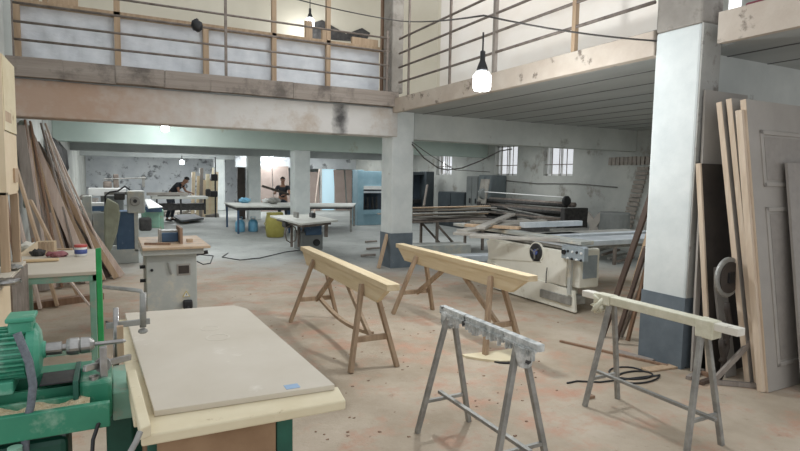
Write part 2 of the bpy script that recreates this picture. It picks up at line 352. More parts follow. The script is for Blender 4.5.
# exposed brick lintel and jamb on the right wall
g = MB(); L0 = onX(612, 160, XR); L1 = onX(650, 168, XR)
yA, yB = L0.y, 8.25
k = 0; y = yB
while y < yA: g.box(XR-.05, XR, y, y+.09, 1.98, 2.16); y += .115
z = .55
while z < 1.95:
    y0 = 8.35+(1.95-z)*.28; g.box(XR-.05, XR, y0, y0+.28, z, z+.075); z += .1
struct(g, 'trim_11', M['brick'], 'exposed brick lintel and jamb of a bricked-up opening', jit=.008)
# upper storey
struct(MB().box(-4, 11, 12.6, 12.8, ZT, 7.5), 'wall_upper_back', M['creamwall'], 'cream wall of the upper storey')
struct(MB().box(XL-.25, XL-.05, 8.5, 12.6, ZT, 7), 'wall_upper_left', M['plaster'], 'pale wall at the left end of the upper storey')
struct(MB().box(XL-.06, XL+.07, 8.55, 8.62, ZT-.7, 6.2), 'trim_12', M['plaster'], 'pale corner strip left of the railing')
struct(MB().box(5.2, 5.3, 3.5, 8.6, ZT-.09, 7), 'wall_upper_right', M['filmr'], 'cream sheeted partition behind the right railing')
struct(MB().box(5.2, 9, 8.6, 8.7, ZT-.09, 7), 'wall_upper_inner', M['creamwall'], 'cream partition end')
# flat dark patch painted for the shade inside a torn hole
a = onY(309, 38, 12.58); b = onY(345, 23, 12.58)
pts = [(309, 38), (310, 24), (322, 20), (334, 27), (346, 34), (362, 28), (370, 33), (366, 42)]
struct(MB().prism([(onY(*q, 12.58).x, onY(*q, 12.58).z) for q in pts], 'y', 12.57, 12.6), 'trim_13', M['hole_shade'], 'dark torn hole in the cream upper wall')

# ------------------------------------------------------------------ railings
def rail_left():
    r = T('railing', 'rusty steel railing above the stained left beam', 'railing', (1.6, 8.6, ZT))
    for z in (3.26, 3.48, 3.71, 3.93):
        MB().cyl((XL+.03, 8.6, z), (4.2, 8.6, z), .016, n=8).build('rail', M['rail'], r, smooth=True)
    for px in (13, 226, 387):
        x = onY(px, 60, 8.6).x
        MB().box(x-.018, x+.018, 8.585, 8.62, ZT, 4.05 if px != 226 else 4.6).build('post', M['rail'], r)
rail_left()
r = T('railing', 'steel railing along the right mezzanine edge', 'railing', (4.34, 6, ZT-.1))
for z in (3.2, 3.45, 3.68, 3.92):
    MB().cyl((4.34, 3.5, z), (4.34, 8.5, z), .018, n=8).build('rail', M['rail'], r, smooth=True)
for px, wd, m in ((409, .03, 'rail'), (450, .03, 'rail'), (494, .05, 'greywood'), (573, .05, 'tanwood')):
    y = onX(px, 70, 4.34).y
    MB().box(4.32, 4.32+wd, y-wd/2, y+wd/2, ZT-.1, 4.6).build('post', M[m], r)
# ---------------- plastic sheeted partition upstairs
r = T('partition', 'stud partition covered with clear plastic film behind the left railing', 'partition', (1.6, 9.1, ZT))
TOP = lambda x: 3.86
ff = MB(); nx, nz = 60, 8
vs = [[(XL+.1+(4.25-XL-.1)*i/nx, 9.12+.02*math.sin(i*1.7+j)+random.uniform(-.012, .012), ZT+.02+(3.82-ZT-.02)*j/nz) for i in range(nx+1)] for j in range(nz+1)]
bv = [[ff.bm.verts.new(v) for v in row] for row in vs]
for j in range(nz):
    for i in range(nx): ff.bm.faces.new((bv[j][i], bv[j][i+1], bv[j+1][i+1], bv[j+1][i]))
ff.build('plastic_sheet', M['film'], r, smooth=True)
MB().box(XL+.05, 4.3, 9.02, 9.1, 3.8, 3.87).build('top_plate', M['tanwood'], r)
for px in (18, 118, 206): 
    x = onY(px, 60, 9.05).x; MB().box(x-.04, x+.04, 9.02, 9.1, ZT, 3.8 if px != 118 else 5.6).build('stud', M['tanwood'], r)
for px in (274, 328):
    x = onY(px, 60, 9.05).x; MB().box(x-.035, x+.035, 9.02, 9.1, ZT, 5.6).build('stud', M['tanwood'], r)
x = onY(385, 60, 9.0).x; MB().box(x-.05, x+.05, 9.02, 9.1, ZT, 5.6).build('stud', M['brownwood'], r)
# stacked timber offcuts on the plate
for i, (x0, x1, yy, h) in enumerate([(onY(305, 0, 9.06).x, onY(312, 0, 9.06).x, 9.06, .28), (onY(322, 0, 9.06).x, onY(327, 0, 9.06).x, 9.06, .18), (onY(48, 0, 9.06).x, onY(78, 0, 9.06).x, 9.06, .12), (onY(352, 0, 9.06).x, onY(378, 0, 9.06).x, 9.06, .12)]):
    tag(MB().box(x0, x1, yy-.03, yy+.04, 3.87, 3.87+h).build('timber_offcut', M['tanwood'], bevel=.004),
        ['short timber standing on the partition left of the dark hole', 'shorter timber standing beside the upstairs bulb', 'low timber block lying on the left of the partition', 'low timber trestle piece right of the dark hole'][i], 'timber')
for i in range(5):
    x = onY(34+i*9, 4, 9.4).x
    tag(MB().box(x, x+.06, 9.3, 9.36, ZT, 4.35).build('upright_batten', M['tanwood']), 'slim upright batten behind the film at upper left', 'batten', 'battens behind the upper left film')
# black cloth over railing
p = onY(197, 24, 8.56)
g = MB()
g.lathe((p.x, 8.57, p.z-.08), [(.02, -.02), (.06, .0), (.08, .05), (.075, .1), (.02, .15)], 12)
tag(g.build('black_bag', M['black'], smooth=True, jit=.012), 'crumpled black bag hung on the left railing', 'bag')
# upstairs window strip right of pillar
a, b = onX(733, 10, 9.0), onX(745, 10, 9.0)
struct(MB().box(8.9, 9.0, a.y-1.6, a.y+.3, ZT-.09, 7), 'wall_upper_far', M['oldplaster'], 'grey wall of the upper storey beyond the pillar')
struct(MB().box(8.88, 8.9, min(a.y, b.y), max(a.y, b.y), 3.4, 5.0), 'window_4', emis('upper_window_light', '#f6f8fa', 1.2), 'bright upstairs window right of the pillar')
p = onX(755, 8, 4.9); q = onX(790, 3, 4.9)
tag(MB().box(4.75, 5.2, q.y, p.y, ZT-.088, p.z+.02).build('folded_blanket', M['maroon'], bevel=.02), 'maroon folded cloth lying on the right slab edge', 'blanket')

# ------------------------------------------------------------------ bulbs and wires
def bulb(p, s, label, cable=None, energy=60):
    r = T('hanging_bulb', label, 'lamp', p)
    MB().lathe(p, [(.02*s, -.075*s), (.052*s, -.07*s), (.06*s, -.05*s), (.06*s, .03*s), (.045*s, .05*s), (.025*s, .06*s)], 20).build('bulb', M['bulb'], r, smooth=True)
    MB().lathe(p, [(.03*s, .06*s), (.04*s, .07*s), (.03*s, .1*s), (.018*s, .13*s), (.018*s, .19*s), (.006*s, .2*s)], 14).build('socket', M['black'], r, smooth=True)
    if cable: MB().cyl(p+V((0, 0, .19*s)), p+V((0, 0, cable)), .006*max(s, .8), n=6).build('cord', M['black'], r)
    l = bpy.data.lights.new('bulb_light', 'POINT'); l.energy = energy; l.shadow_soft_size = .08; l.color = (.93, .97, 1)
    o = bpy.data.objects.new('bulb_light', l); COL.objects.link(o); o.location = p-V((0, 0, .11*s+.03))
BP = onY(482, 80, 4.3)
bulb(BP, 1.35, 'large glowing bulb hanging from the wire over the sawhorses', .43, 105)
bulb(onY(165, 127, 13.2), 1.3, 'small bright bulb under the pale green beam', .22, 60)
bulb(onY(182, 162, 23), 1.2, 'glowing bulb above the bending man', .3, 160)
bulb(onY(257, 158, 23.5), 1.1, 'left one of two far bulbs above the man in black', .25, 60)
bulb(onY(272, 155, 24.5), 1.2, 'right one of two far bulbs above the man in black', .25, 60)
bulb(onY(310, 22, 12.1), 1.5, 'lit bulb upstairs beside the dark hole', .9, 14)
def wirething(pts, r, label, m='wire', name='cable', cat='cable', sub=8, sag=0):
    out = []
    for a, b in zip(pts, pts[1:]):
        a, b = V(a), V(b)
        for k in range(sub):
            t = k/sub; out.append(a.lerp(b, t)-V((0, 0, sag*4*t*(1-t))))
    out.append(V(pts[-1]))
    return tag(MB().tube(out, r, 6).build(name, M[m], smooth=True), label, cat)
jn = BP+V((0, 0, .58))
wirething([onY(285, -4, 8.4), onY(400, 21, 8.35), jn, onX(657, 41, 4.30)], .009, 'thin wire strung across the opening holding the big bulb', sag=.03)
# draped cable on the right beam
pp = [(412, 144), (424, 158), (438, 168), (448, 170), (462, 168), (480, 161), (500, 151), (512, 149)]
wirething([onY(*q, 8.6) for q in pp], .012, 'thick black cable sagging under the white beam', sub=3)
wirething([onY(412, 142, 8.66), onY(430, 155, 8.66), onY(455, 170, 8.66), onY(490, 172, 8.66)], .007, 'thin cable sagging below the thick black one', sub=4)

# unseen area lights added as fill for the bays and upstairs
def area(loc, sx, sy, e, col=(.95, .98, 1), rot=(0, 0, 0)):
    l = bpy.data.lights.new('fill_light', 'AREA'); l.shape = 'RECTANGLE'; l.size = sx; l.size_y = sy; l.energy = e; l.color = col
    o = bpy.data.objects.new('fill_light', l); COL.objects.link(o); o.location = loc; o.rotation_euler = rot
area((1.5, 11.5, 2.7), 4, 1.5, 85)
area((7.5, 11.5, 2.68), 4, 2, 75)
area((2, 17, 2.7), 4, 2, 62)
area((8, 17, 2.68), 3, 2, 85)
area((2.5, 22.7, 2.7), 5, 2, 85)
area((8, 22.7, 2.68), 3, 2, 70)
area((2.5, 28, 2.7), 5, 2, 100)
area((7.5, 5.8, 2.68), 3, 2, 50)
area((4.6, 6, 5.6), 1, 4, 70)
W = bpy.data.worlds.new('sky'); SC.world = W; W.use_nodes = True
W.node_tree.nodes['Background'].inputs[0].default_value = (.93, .96, 1, 1); W.node_tree.nodes['Background'].inputs[1].default_value = .9
SC.view_settings.view_transform = 'Standard'; SC.view_settings.look = 'None'; SC.view_settings.exposure = 0; SC.view_settings.gamma = 1
SC.cycles.use_denoising = True; SC.cycles.max_bounces = 8
#PART2
# ================================================================== SAWHORSES
def wooden_sawhorse(label, group):
    r = T('wooden_sawhorse', label, 'sawhorse', (0, 0, 0), group)
    MB().box(-.055, .055, -1.24, 1.24, .735, .785).build('top_plank', M['pine'], r, .004)
    MB().prism([(-1.2, .735), (1.2, .735), (1.02, .60), (-1.0, .60)], 'x', -.045, .0).build('side_board', M['pine'], r, .004)
    MB().prism([(-1.1, .735), (1.15, .735), (.9, .64), (-.9, .64)], 'x', .003, .04).build('inner_board', M['pine'], r, .004)
    for sy, sx in ((.86, .27), (-.88, .21)):
        s = 1 if sy > 0 else -1
        for k in (-1, 1):
            MB().bar((k*sx, sy, .0), (k*.055, sy-s*.16, .70), .035, .055, up=(0, 1, 0)).build('leg', M['legwood'], r, .003)
        MB().bar((-sx*.72, sy-s*.05+.03, .25), (sx*.72, sy-s*.05+.03, .25), .03, .05).build('spreader', M['legwood'], r, .003)
        MB().bar((0, sy-s*.09, .25), (.0, s*.12, .66), .05, .03, up=(1, 0, 0)).build('diagonal_brace', M['legwood'], r, .003)
    return r
h1 = wooden_sawhorse('wooden sawhorse nearer the work table, with a bowed bottom stretcher', 'wooden sawhorses')
h2 = dup(h1, (3.16, 4.86, 0), 0, 'wooden sawhorse in front of the cream panel saw, standing right of the other wooden one')
h1.location = (1.93, 4.97, 0)
h1.rotation_euler = (0, 0, math.radians(-2))
st = MB(); pts = []
for k in range(9):
    t = k/8; pts.append((0.03, .75-1.5*t, .27-.07*math.sin(math.pi*t)))
for a, b in zip(pts, pts[1:]): st.bar(a, b, .04, .03)
_l = h1.location.copy(); h1.location = (0, 0, 0); st.build('stretcher', M['legwood'], h1); h1.location = _l

def metal_sawhorse(name, x, yf, yn, top0, top1, sx, z, m_top, label, tube=.03):
    r = T(name, label, 'sawhorse', (x, (yf+yn)/2, 0))
    for yy, s in ((yf, 1), (yn, -1)):
        for k in (-1, 1):
            MB().bar((x+k*sx, yy, 0), (x+k*.022, yy-s*.05, z-.05), tube, tube, up=(0, 1, 0)).build('leg', M['galv'], r, .003)
        MB().bar((x-sx*.74, yy-s*.012, .2), (x+sx*.74, yy-s*.012, .2), tube*.7).build('spreader', M['galv'], r, .002)
    MB().bar((x, yf+.06, .215), (x, yn-.06, .215), .028, .02).build('floor_bar', M['galv'], r, .002)
    return r
r = metal_sawhorse('metal_sawhorse', 1.86, 2.93, 2.16, 0, 0, .195, .79, None, 'short metal sawhorse spattered with white plaster, nearest the work table')
MB().box(1.838, 1.882, 2.05, 2.98, .752, .79).build('top_bar', M['whitemess'], r, .004)
g = MB()
for k in range(26):
    y = 2.08+.034*k; h = random.uniform(.01, .06); g.bar((1.833, y, .756), (1.833, y, .745-h*.8), .012, .02)
g.bar((1.833, 2.06, .752), (1.833, 2.96, .752), .012, .012); g.build('plaster_drips', M['whitemess'], r)
MB().lathe((1.86, 2.9, .66), [(.035, 0), (.05, .03), (.045, .08), (.03, .1)], 10).build('plaster_lump', M['whitemess'], r, jit=.006)
MB().lathe((1.86, 2.17, .65), [(.035, 0), (.045, .04), (.05, .1)], 10).build('plaster_lump', M['whitemess'], r, jit=.006)
r = metal_sawhorse('metal_sawhorse', 3.11, 2.78, 1.99, 0, 0, .165, .78, None, 'metal sawhorse topped with a plank bound in yellowed tape, in front of the big pillar')
MB().box(3.075, 3.145, 1.82, 2.98, .745, .79).build('plank', M['paleboard'], r, .004)
g = MB()
for y0, y1, d in ((2.72, 2.86, .075), (1.96, 2.07, .11)): g.box(3.065, 3.155, y0, y1, .80-d, .797)
g.box(3.068, 3.152, 2.06, 2.72, .738, .794)
g.build('tape_wrapping', M['tape'], r, .006, jit=.003)
g = MB(); 
for k in range(6): g.tube([(3.07+random.uniform(-.03, .06), 2.80+random.uniform(-.06, .06), .78), (3.07+random.uniform(-.05, .08), 2.82+random.uniform(-.07, .07), .70), (3.08+random.uniform(-.04, .08), 2.82+random.uniform(-.06, .06), .66)], [.012, .022, .008], 6)
g.build('knotted_rag', M['tape'], r, smooth=True)

# ================================================================== WORK TABLE
r = T('work_table', 'low work table with a cream plank top and brown panel sides in the foreground', 'table', (.35, 2.4, 0))
MB().prism([(onZ(*q, .835).x, onZ(*q, .835).y) for q in [(141, 436), (346, 400), (338, 386), (140, 416)]], 'z', .80, .835).build('front_plank', M['creamwood'], r, .006)
MB().prism([(.04, 1.875), (.68, 1.86), (.66, 3.22), (-.0, 3.22)], 'z', .80, .83).build('table_top', M['creamwood'], r, .004)
MB().prism([(onZ(*q, .872).x, onZ(*q, .872).y) for q in [(126, 371), (136, 369), (151, 424), (140, 429)]], 'z', .836, .872).build('edge_strip', M['creamwood'], r, .004)
MB().box(.10, .46, 1.76, 1.785, .04, .80).build('front_panel', M['brown'], r)
MB().box(.10, .125, 1.785, 3.0, .04, .80).build('side_panel', M['brown'], r)
MB().box(.49, .51, 1.80, 3.0, .04, .80).build('side_panel', M['brown'], r)
for x, y in ((.465, 1.765), (.465, 3.0), (.055, 3.0)):
    MB().box(x, x+.055, y, y+.05, 0, .80).build('leg', M['darkgreen'], r, .003)
MB().box(.075, .12, 1.79, 1.84, 0, .80).build('leg', M['darkgreen'], r, .003)
tb = T('mdf_panel', 'large pale sheet of board lying on the work table', 'board', (.36, 2.5, .836))
MB().prism([(.098, 1.85), (.69, 1.82), (.65, 3.10), (.60, 3.21), (.04, 3.25)], 'z', .836, .856).build('board', M['mdf'], tb, .002)
t = onZ(290, 384, .857); MB().box(t.x-.025, t.x+.025, 1.845, 1.885, .8562, .8575).build('tape_mark', M['tapeblue'], tb)
g = MB()
for px, py, rr in ((210, 328, .045), (218, 337, .055)):
    c = onZ(px, py, .857)
    for k in range(22):
        a, b = k/22*2*math.pi, (k+1)/22*2*math.pi
        g.prism([(c.x+rr*math.cos(a), c.y+rr*math.sin(a)*1.0), (c.x+rr*math.cos(b), c.y+rr*math.sin(b)), (c.x+.8*rr*math.cos(b), c.y+.8*rr*math.sin(b)), (c.x+.8*rr*math.cos(a), c.y+.8*rr*math.sin(a))], 'z', .8561, .8568)
g.build('cup_rings', mat('ring_stain', '#cbc2b2', '#cfc7b8', 6, bump=0), tb)

# ================================================================== MORTISING MACHINE
YM = 2.2
def P(px, py, Y=YM): return onY(px, py, Y)
r = T('mortising_machine', 'green horizontal mortising machine with finned electric motor and drill chuck', 'machine', (-.25, YM, 0))
mx = P(-8, 350); cz = P(20, 352).z; mr = .088
xe = P(27, 350).x
mb = MB(); mb.lathe((-.62, YM, cz), [(mr*.86, 0), (mr*.86, xe+.62)], 28, 'x')
for k in range(30):
    a = 2*math.pi*k/30; c, s_ = math.cos(a), math.sin(a)
    mb.bar((-.62, YM+c*mr*.92, cz+s_*mr*.92), (xe, YM+c*mr*.92, cz+s_*mr*.92), .006, mr*.2, up=(0, c, s_))
mo = mb.build('motor', M['motor'], r)
MB().lathe((xe, YM, cz), [(mr*.9, 0), (mr*1.06, .006), (mr*1.06, .028), (mr*.8, .04), (mr*.35, .046), (mr*.3, .055)], 28, 'x').build('end_bell', M['motor'], mo, smooth=False)
a, b = P(10, 331), P(34, 317)
jb = MB().box(a.x, b.x, YM-.05, YM+.05, cz+mr*.8, b.z).build('junction_box', M['motor'], mo, .01)
MB().box(a.x-.006, b.x+.006, YM-.056, YM+.056, b.z-.004, b.z+.012).build('box_lid', M['motor'], r, .005)
MB().box(-.6, xe-.03, YM-.09, YM+.09, cz-mr-.025, cz-mr*.8).build('motor_foot', M['motor'], r, .005)
sx0, sx1 = xe+.05, P(62, 348).x
MB().lathe((sx0, YM, cz), [(.022, 0), (.022, sx1-sx0)], 18, 'x').build('shaft', M['rawsteel'], r, smooth=False)
c1 = P(90, 348).x
ch = MB().lathe((sx1, YM, cz), [(.012, 0), (.012, .012), (.026, .014), (.03, .025), (.03, .05), (.026, .054), (.029, .058), (.027, .085), (.015, .098), (.008, .1)], 20, 'x').build('chuck', M['rawsteel'], r)
MB().lathe((sx1+.1, YM, cz), [(.007, 0), (.008, .09), (.002, .1)], 10, 'x').build('drill_bit', M['rawsteel'], ch)
# beds and trays
zb = P(40, 408, YM-.14).z
bl, br = -.62, P(110, 400, YM-.14).x
MB().box(bl, br, YM-.18, YM-.155, zb-.085, zb).build('front_rail', M['green'], r, .004)
MB().box(bl, br, YM-.155, YM+.16, zb-.05, zb-.03).build('chip_tray', M['green'], r, .003)
g = MB(); nx, ny = 40, 8
vs = [[g.bm.verts.new((bl+.02+(br-bl-.08)*i/nx, YM-.15+.09*j/ny, zb-.03+.034*math.sin(math.pi*(j+.5)/(ny+1))*(.5+.5*math.sin(i*.35+1)**2)+random.uniform(0, .005))) for j in range(ny+1)] for i in range(nx+1)]
for i in range(nx):
    for j in range(ny): g.bm.faces.new((vs[i][j], vs[i+1][j], vs[i+1][j+1], vs[i][j+1]))
sd = g.build('wood_chips', M['dust']); tag(sd, 'pale wood chips heaped in the green machine tray', 'wood chips', kind='stuff')
MB().box(bl, br-.06, YM-.05, YM-.03, zb-.03, zb+.03).build('slide_rail', M['green'], r, .003)
MB().box(bl, br-.05, YM+.03, YM+.12, zb-.03, zb+.06).build('saddle', M['green'], r, .008)
MB().box(P(42, 372).x, P(80, 366).x, YM-.09, YM+.07, P(60, 374).z-.006, P(60, 374).z).build('cover_plate', M['black'], r, .002)
MB().box(P(78, 370).x-.01, P(78, 370).x+.006, YM-.12, YM+.1, zb, P(60, 372).z).build('end_plate', M['darkgreen'], r, .002)
MB().box(bl, P(80, 372).x, YM-.10, YM-.085, P(60, 392).z-.012, P(60, 388).z).build('tray_lip', M['green'], r, .003)
# head block and column on the right
MB().box(P(80, 380).x, P(112, 380).x, YM-.10, YM+.10, zb-.09, P(95, 372).z).build('head_block', M['green'], r, .012)
MB().box(P(106, 420).x, P(134, 420).x, YM-.02, YM+.22, 0, P(118, 395).z).build('machine_column', M['darkgreen'], r, .01)
MB().box(P(112, 380).x, P(126, 380).x+.02, YM-.06, YM+.25, P(118, 398).z-.06, P(118, 378).z-.03).build('support_shelf', M['palegreen'], r, .006)
MB().box(-.55, P(70, 430).x, YM-.12, YM+.1, 0, zb-.12).build('machine_base', M['darkgreen'], r, .02)
MB().cyl((P(14, 430, 2.0).x, 2.0, zb-.22), (P(14, 430, 2.0).x, 2.0, zb-.09), .02).build('lower_stub', M['palegreen'], r)
g = MB(); hw = V((P(103, 362).x, YM-.02, P(103, 362).z))
g.lathe(hw+V((0, -.02, 0)), [(.026, 0), (.028, .012), (.016, .02)], 16, 'y'); g.build('clamp_nut', M['galv'], r)
# machine clamp: flat bars, posts
pz = P(94, 342); 
MB().box(P(89, 0).x, P(97, 0).x, YM-.07, YM-.045, P(92, 378).z, P(92, 343).z).build('clamp_post', M['rawsteel'], r, .003)
MB().bar(onY(84, 369, YM-.09), onY(130, 357, YM+.06), .016, .022).build('clamp_bar', M['rawsteel'], r, .003)
MB().cyl(onY(94, 376, YM-.075), onY(94, 388, YM-.075), .016).build('clamp_screw', M['rawsteel'], r)
q = onY(120, 326, YM+.25)
MB().box(q.x-.012, q.x+.012, YM+.24, YM+.265, onY(120, 362, YM+.25).z, q.z).build('wood_stop', M['tanwood'], r, .002)
# cable hose as a thing
hs = [(17, 333), (22, 345), (29, 362), (33, 385), (31, 405), (26, 425), (25, 455)]
wirething([onY(a, b, 2.06-.005*i) for i, (a, b) in enumerate(hs)], .013, 'ribbed grey cable hose hanging down from the green motor', 'greyhose', 'cable_hose', 'hose', sub=6)
wirething([onY(104, 412, 2.05), onY(98, 425, 2.02), onY(93, 440, 2.0), onY(92, 458, 1.98)], .007, 'black cable hanging below the green machine head', 'black')
wirething([onY(140, 432, 1.62), onY(136, 442, 1.60), onY(128, 456, 1.58)], .009, 'pale grey cable beside the work table corner', 'galv')
# screw hold-down clamp standing at the board edge
Yc = 2.55
r = T('holding_clamp', 'steel screw clamp with a bent rod reaching over the corner of the pale board', 'clamp', onY(116, 345, Yc))
MB().cyl(onY(116, 372, Yc), onY(116, 308, Yc), .011).build('post', M['rawsteel'], r, smooth=True)
MB().bar(onY(106, 326, Yc), onY(150, 321, Yc), .014, .024).build('arm', M['galv'], r, .002)
MB().cyl(onY(143, 327, Yc), onY(143, 293, Yc), .013).build('screw', M['galv'], r, smooth=True)
MB().tube([onY(143, 296, Yc), onY(141, 291, Yc), onY(134, 290, Yc+.03), onY(104, 287, Yc+.25)], .009, 8).build('bent_rod', M['galv'], r, smooth=True)
MB().lathe(onY(143, 333, Yc), [(.014, 0), (.02, .006), (.018, .014), (.008, .02)], 14).build('pad', M['galv'], r)

# tall green wrapped post and arm behind (rear upright of the machine)
r = T('green_upright', 'tall post wrapped in bright green film beside the green table', 'post', (onY(100, 300, 4.85).x, 4.85, 0))
a, b = onY(97, 300, 4.85), onY(103, 300, 4.85)
MB().box(a.x, b.x, 4.83, 4.87, .0, onY(100, 248, 4.85).z).build('post', M['brightgreen'], r, .006, jit=.003)
MB().box(a.x-.05, b.x+.05, 4.80, 4.90, 0, .03).build('foot', M['palegreen'], r)

# ================================================================== GREEN TABLE (left)
x0, x1, y0, y1, zt = -.80, -.135, 5.1, 6.62, .80
r = T('green_table', 'low steel table with pale green frame and dusty board top by the left wall', 'table', (-.45, 5.7, 0))
MB().box(x0, x1, y0, y1, zt-.03, zt).build('table_top', M['mdf'], r, .004)
MB().box(x0, x1, y0+.01, y0+.04, zt-.08, zt-.03).build('apron', M['palegreen'], r); MB().box(x1-.03, x1, y0+.01, y1, zt-.08, zt-.03).build('apron', M['palegreen'], r)
for x, y in ((x1-.055, y0+.02), (x1-.055, y1-.06), (x0+.01, y0+.02), (x0+.01, y1-.06)):
    MB().box(x, x+.045, y, y+.045, 0, zt-.03).build('leg', M['palegreen'], r, .003)
MB().box(x0+.02, x1-.02, y0+.03, y0+.06, .12, .16).build('stretcher', M['palegreen'], r)
c = onZ(81, 256, zt)
r = T('paint_tub', 'small white plastic tub with a red lid and blue label on the green table', 'tub', (c.x, c.y, zt))
MB().lathe((c.x, c.y, zt), [(.045, 0), (.052, .01), (.054, .085), (.05, .09)], 24).build('tub', M['white'], r, smooth=True)
MB().lathe((c.x, c.y, zt), [(.0535, .025), (.0545, .026), (.0552, .066), (.054, .067)], 24).build('label', M['labelblue'], r, smooth=True)
MB().lathe((c.x, c.y, zt+.088), [(.056, 0), (.057, .008), (.054, .022), (.05, .024)], 24).build('lid', M['red'], r)
# slatted offcut box
c = onZ(47, 254, zt)
r = T('wooden_box', 'small open wooden box of thin slats standing on the green table', 'box', (c.x, c.y, zt))
for i in range(5): MB().box(c.x-.07+.028*i, c.x-.05+.028*i, c.y-.01, c.y+.0, zt, zt+.12).build('slat', M['tanwood'], r)
MB().box(c.x-.07, c.x+.082, c.y, c.y+.01, zt, zt+.13).build('back', M['ply'], r)
MB().slab([(c.x-.07, c.y-.01, zt), (c.x-.20, c.y-.1, zt), (c.x-.20, c.y-.1, zt+.03), (c.x-.07, c.y-.01, zt+.13)], .01).build('side', M['ply'], r)
# rags/gloves, scraps
def lump(p, sx, sy, sz, m, name, label, cat, jit=.01, n=12):
    g = MB(); bm = g.bm; bmesh.ops.create_icosphere(bm, subdivisions=3, radius=1)
    for v in bm.verts:
        k = 1+.18*math.sin(v.co.x*5+p[0]*9)*math.cos(v.co.y*6+p[1]*7)
        v.co = V((p[0]+v.co.x*sx*k, p[1]+v.co.y*sy*k, p[2]+max(0, (v.co.z*.5+.5))*sz*k))
    return tag(g.build(name, M[m], smooth=True, jit=jit), label, cat)
c = onZ(57, 257, zt); lump(c, .09, .05, .05, 'clothred', 'work_glove', 'faded red work glove lying before the slat box', 'glove')
c = onZ(38, 256, zt); lump(c, .06, .05, .06, 'junk', 'hand_tool', 'dark dusty hand tool next to the red glove', 'tool')
c = onZ(27, 252, zt); c.x += .02; lump(c, .10, .08, .09, 'paleboard', 'crumpled_bag', 'crumpled pale bag at the back of the green table', 'bag')
c = onZ(42, 262, zt); tag(MB().bar(c+V((-.14, 0, .015)), c+V((.13, .01, .015)), .06, .025).build('wood_offcut', M['pinex'], bevel=.01), 'rounded pale wood offcut at the front edge of the green table', 'offcut')
c = onZ(65, 250, zt); tag(MB().bar(c+V((-.09, .02, .01)), c+V((.07, -.03, .01)), .03, .015).build('wood_offcut', M['tanwood'], bevel=.003), 'narrow wood offcut between the slat box and the tub', 'offcut')

# ================================================================== PLYWOOD BOX + CABINET (far left)
r = T('plywood_crate', 'waist-high plywood crate with steel corner at the left edge', 'crate', (-.85, 4.4, 0))
bx0, bx1, by0, by1 = XL+.02, -.60, 3.75, 5.0
MB().box(bx0, bx1, by0, by0+.02, 0, .9).build('front_panel', M['ply'], r); MB().box(bx1-.02, bx1, by0+.02, by1, 0, .9).build('side_panel', M['ply'], r)
MB().box(bx0, bx1, by0, by1, .9, .925).build('top_panel', M['mdf'], r, .003)
MB().box(bx0, bx1, by1-.02, by1, 0, .9).build('back_panel', M['ply'], r)
MB().box(bx1, bx1+.01, by0+.5, by1, 0, .9).build('steel_plate', M['rail'], r)
r = T('plywood_cabinet', 'tall cabinet of patched plywood standing on the crate at the left wall', 'cabinet', (-.9, 4.7, .93))
px1, py0, py1 = -.625, 4.45, 4.98
for y in (py0, py1-.05): MB().box(px1-.05, px1, y, y+.05, .925, 1.46).build('post', M['tanwood'], r, .003)
MB().box(bx0, px1, py0, py1, 1.44, 1.48).build('shelf', M['ply'], r)
MB().box(bx0, px1, py0, py0+.02, 1.48, 2.36).build('front_panel', M['ply'], r)
MB().box(px1-.02, px1, py0+.02, py1, 1.48, 1.86).build('side_panel', M['ply'], r); MB().box(px1-.018, px1+.004, py0+.02, py1, 1.87, 2.36).build('side_panel', M['creamwood'], r)
MB().box(px1, px1+.012, py0+.3, py1-.08, 1.52, 1.62).build('patch', M['tanwood'], r)
MB().box(px1-.022, px1+.0045, py0+.05, py0+.3, 1.93, 2.0).build('patch', M['tanwood'], r)
MB().box(bx0+.02, px1-.1, py1-.04, py1-.02, .93, 1.44).build('dark_back', M['darkpl'], r)
tag(MB().box(bx0+.05, px1-.09, 4.55, 4.85, .926, 1.16).build('tool_case', M['black'], bevel=.01), 'dark case in the lower bay of the plywood cabinet', 'case')
tag(MB().prism([(bx0+.1, 1.16), (px1-.06, 1.16), (px1-.11, 1.34), (bx0+.1, 1.38)], 'y', 4.6, 4.63).build('metal_sheet', M['alu']), 'pale metal sheet standing in the plywood cabinet', 'sheet')
c = onZ(8, 285, .925); lump(c, .06, .08, .04, 'rawsteel', 'metal_fittings', 'small heap of grey metal fittings on the crate', 'fittings', .006)
c = onZ(14, 270, .925); lump(c, .05, .06, .035, 'galv', 'steel_part', 'grey steel part on the crate beside the cabinet post', 'part', .006)

# ================================================================== LEANING BOARDS (left corner)
tones = {'palewood': 'pale pinkish', 'greywood': 'dusty grey', 'brownwood': 'brown', 'tanwood': 'tan', 'darkwood': 'dark brown'}
def leaning(foot, top, w, th, m, label, group=None, name='leaning_board', cat='board'):
    return tag(MB().bar(foot, top, th, w, up=(0, 1, 0)).build(name, M[m], bevel=.003), label, cat, group)
seq = ['brownwood', 'greywood', 'palewood', 'tanwood', 'palewood', 'greywood', 'brownwood', 'palewood', 'greywood', 'tanwood', 'darkwood', 'palewood', 'greywood', 'brownwood', 'palewood', 'palewood', 'greywood', 'tanwood', 'palewood', 'darkwood', 'greywood', 'palewood', 'tanwood', 'palewood']
for i, m in enumerate(seq):
    t = i/(len(seq)-1)
    fx = -.92+t*.98+random.uniform(-.03, .03); fy = 8.75+t*.7+random.uniform(-.15, .15)
    tx = XL+.08+random.uniform(0, .06)+.25*t*(i % 3 == 0); tz = 2.28-.55*random.random()*(i % 2)-.3*t*(i % 3 != 0)
    leaning((fx, fy, .02), (tx, fy+.25+random.uniform(-.1, .2), tz), *((.025, .08+.06*random.random()) if i % 3 else (.1, .025)), m, tones[m]+' long board in the fan leaning on the left wall', 'fan of long boards leaning on the left wall')
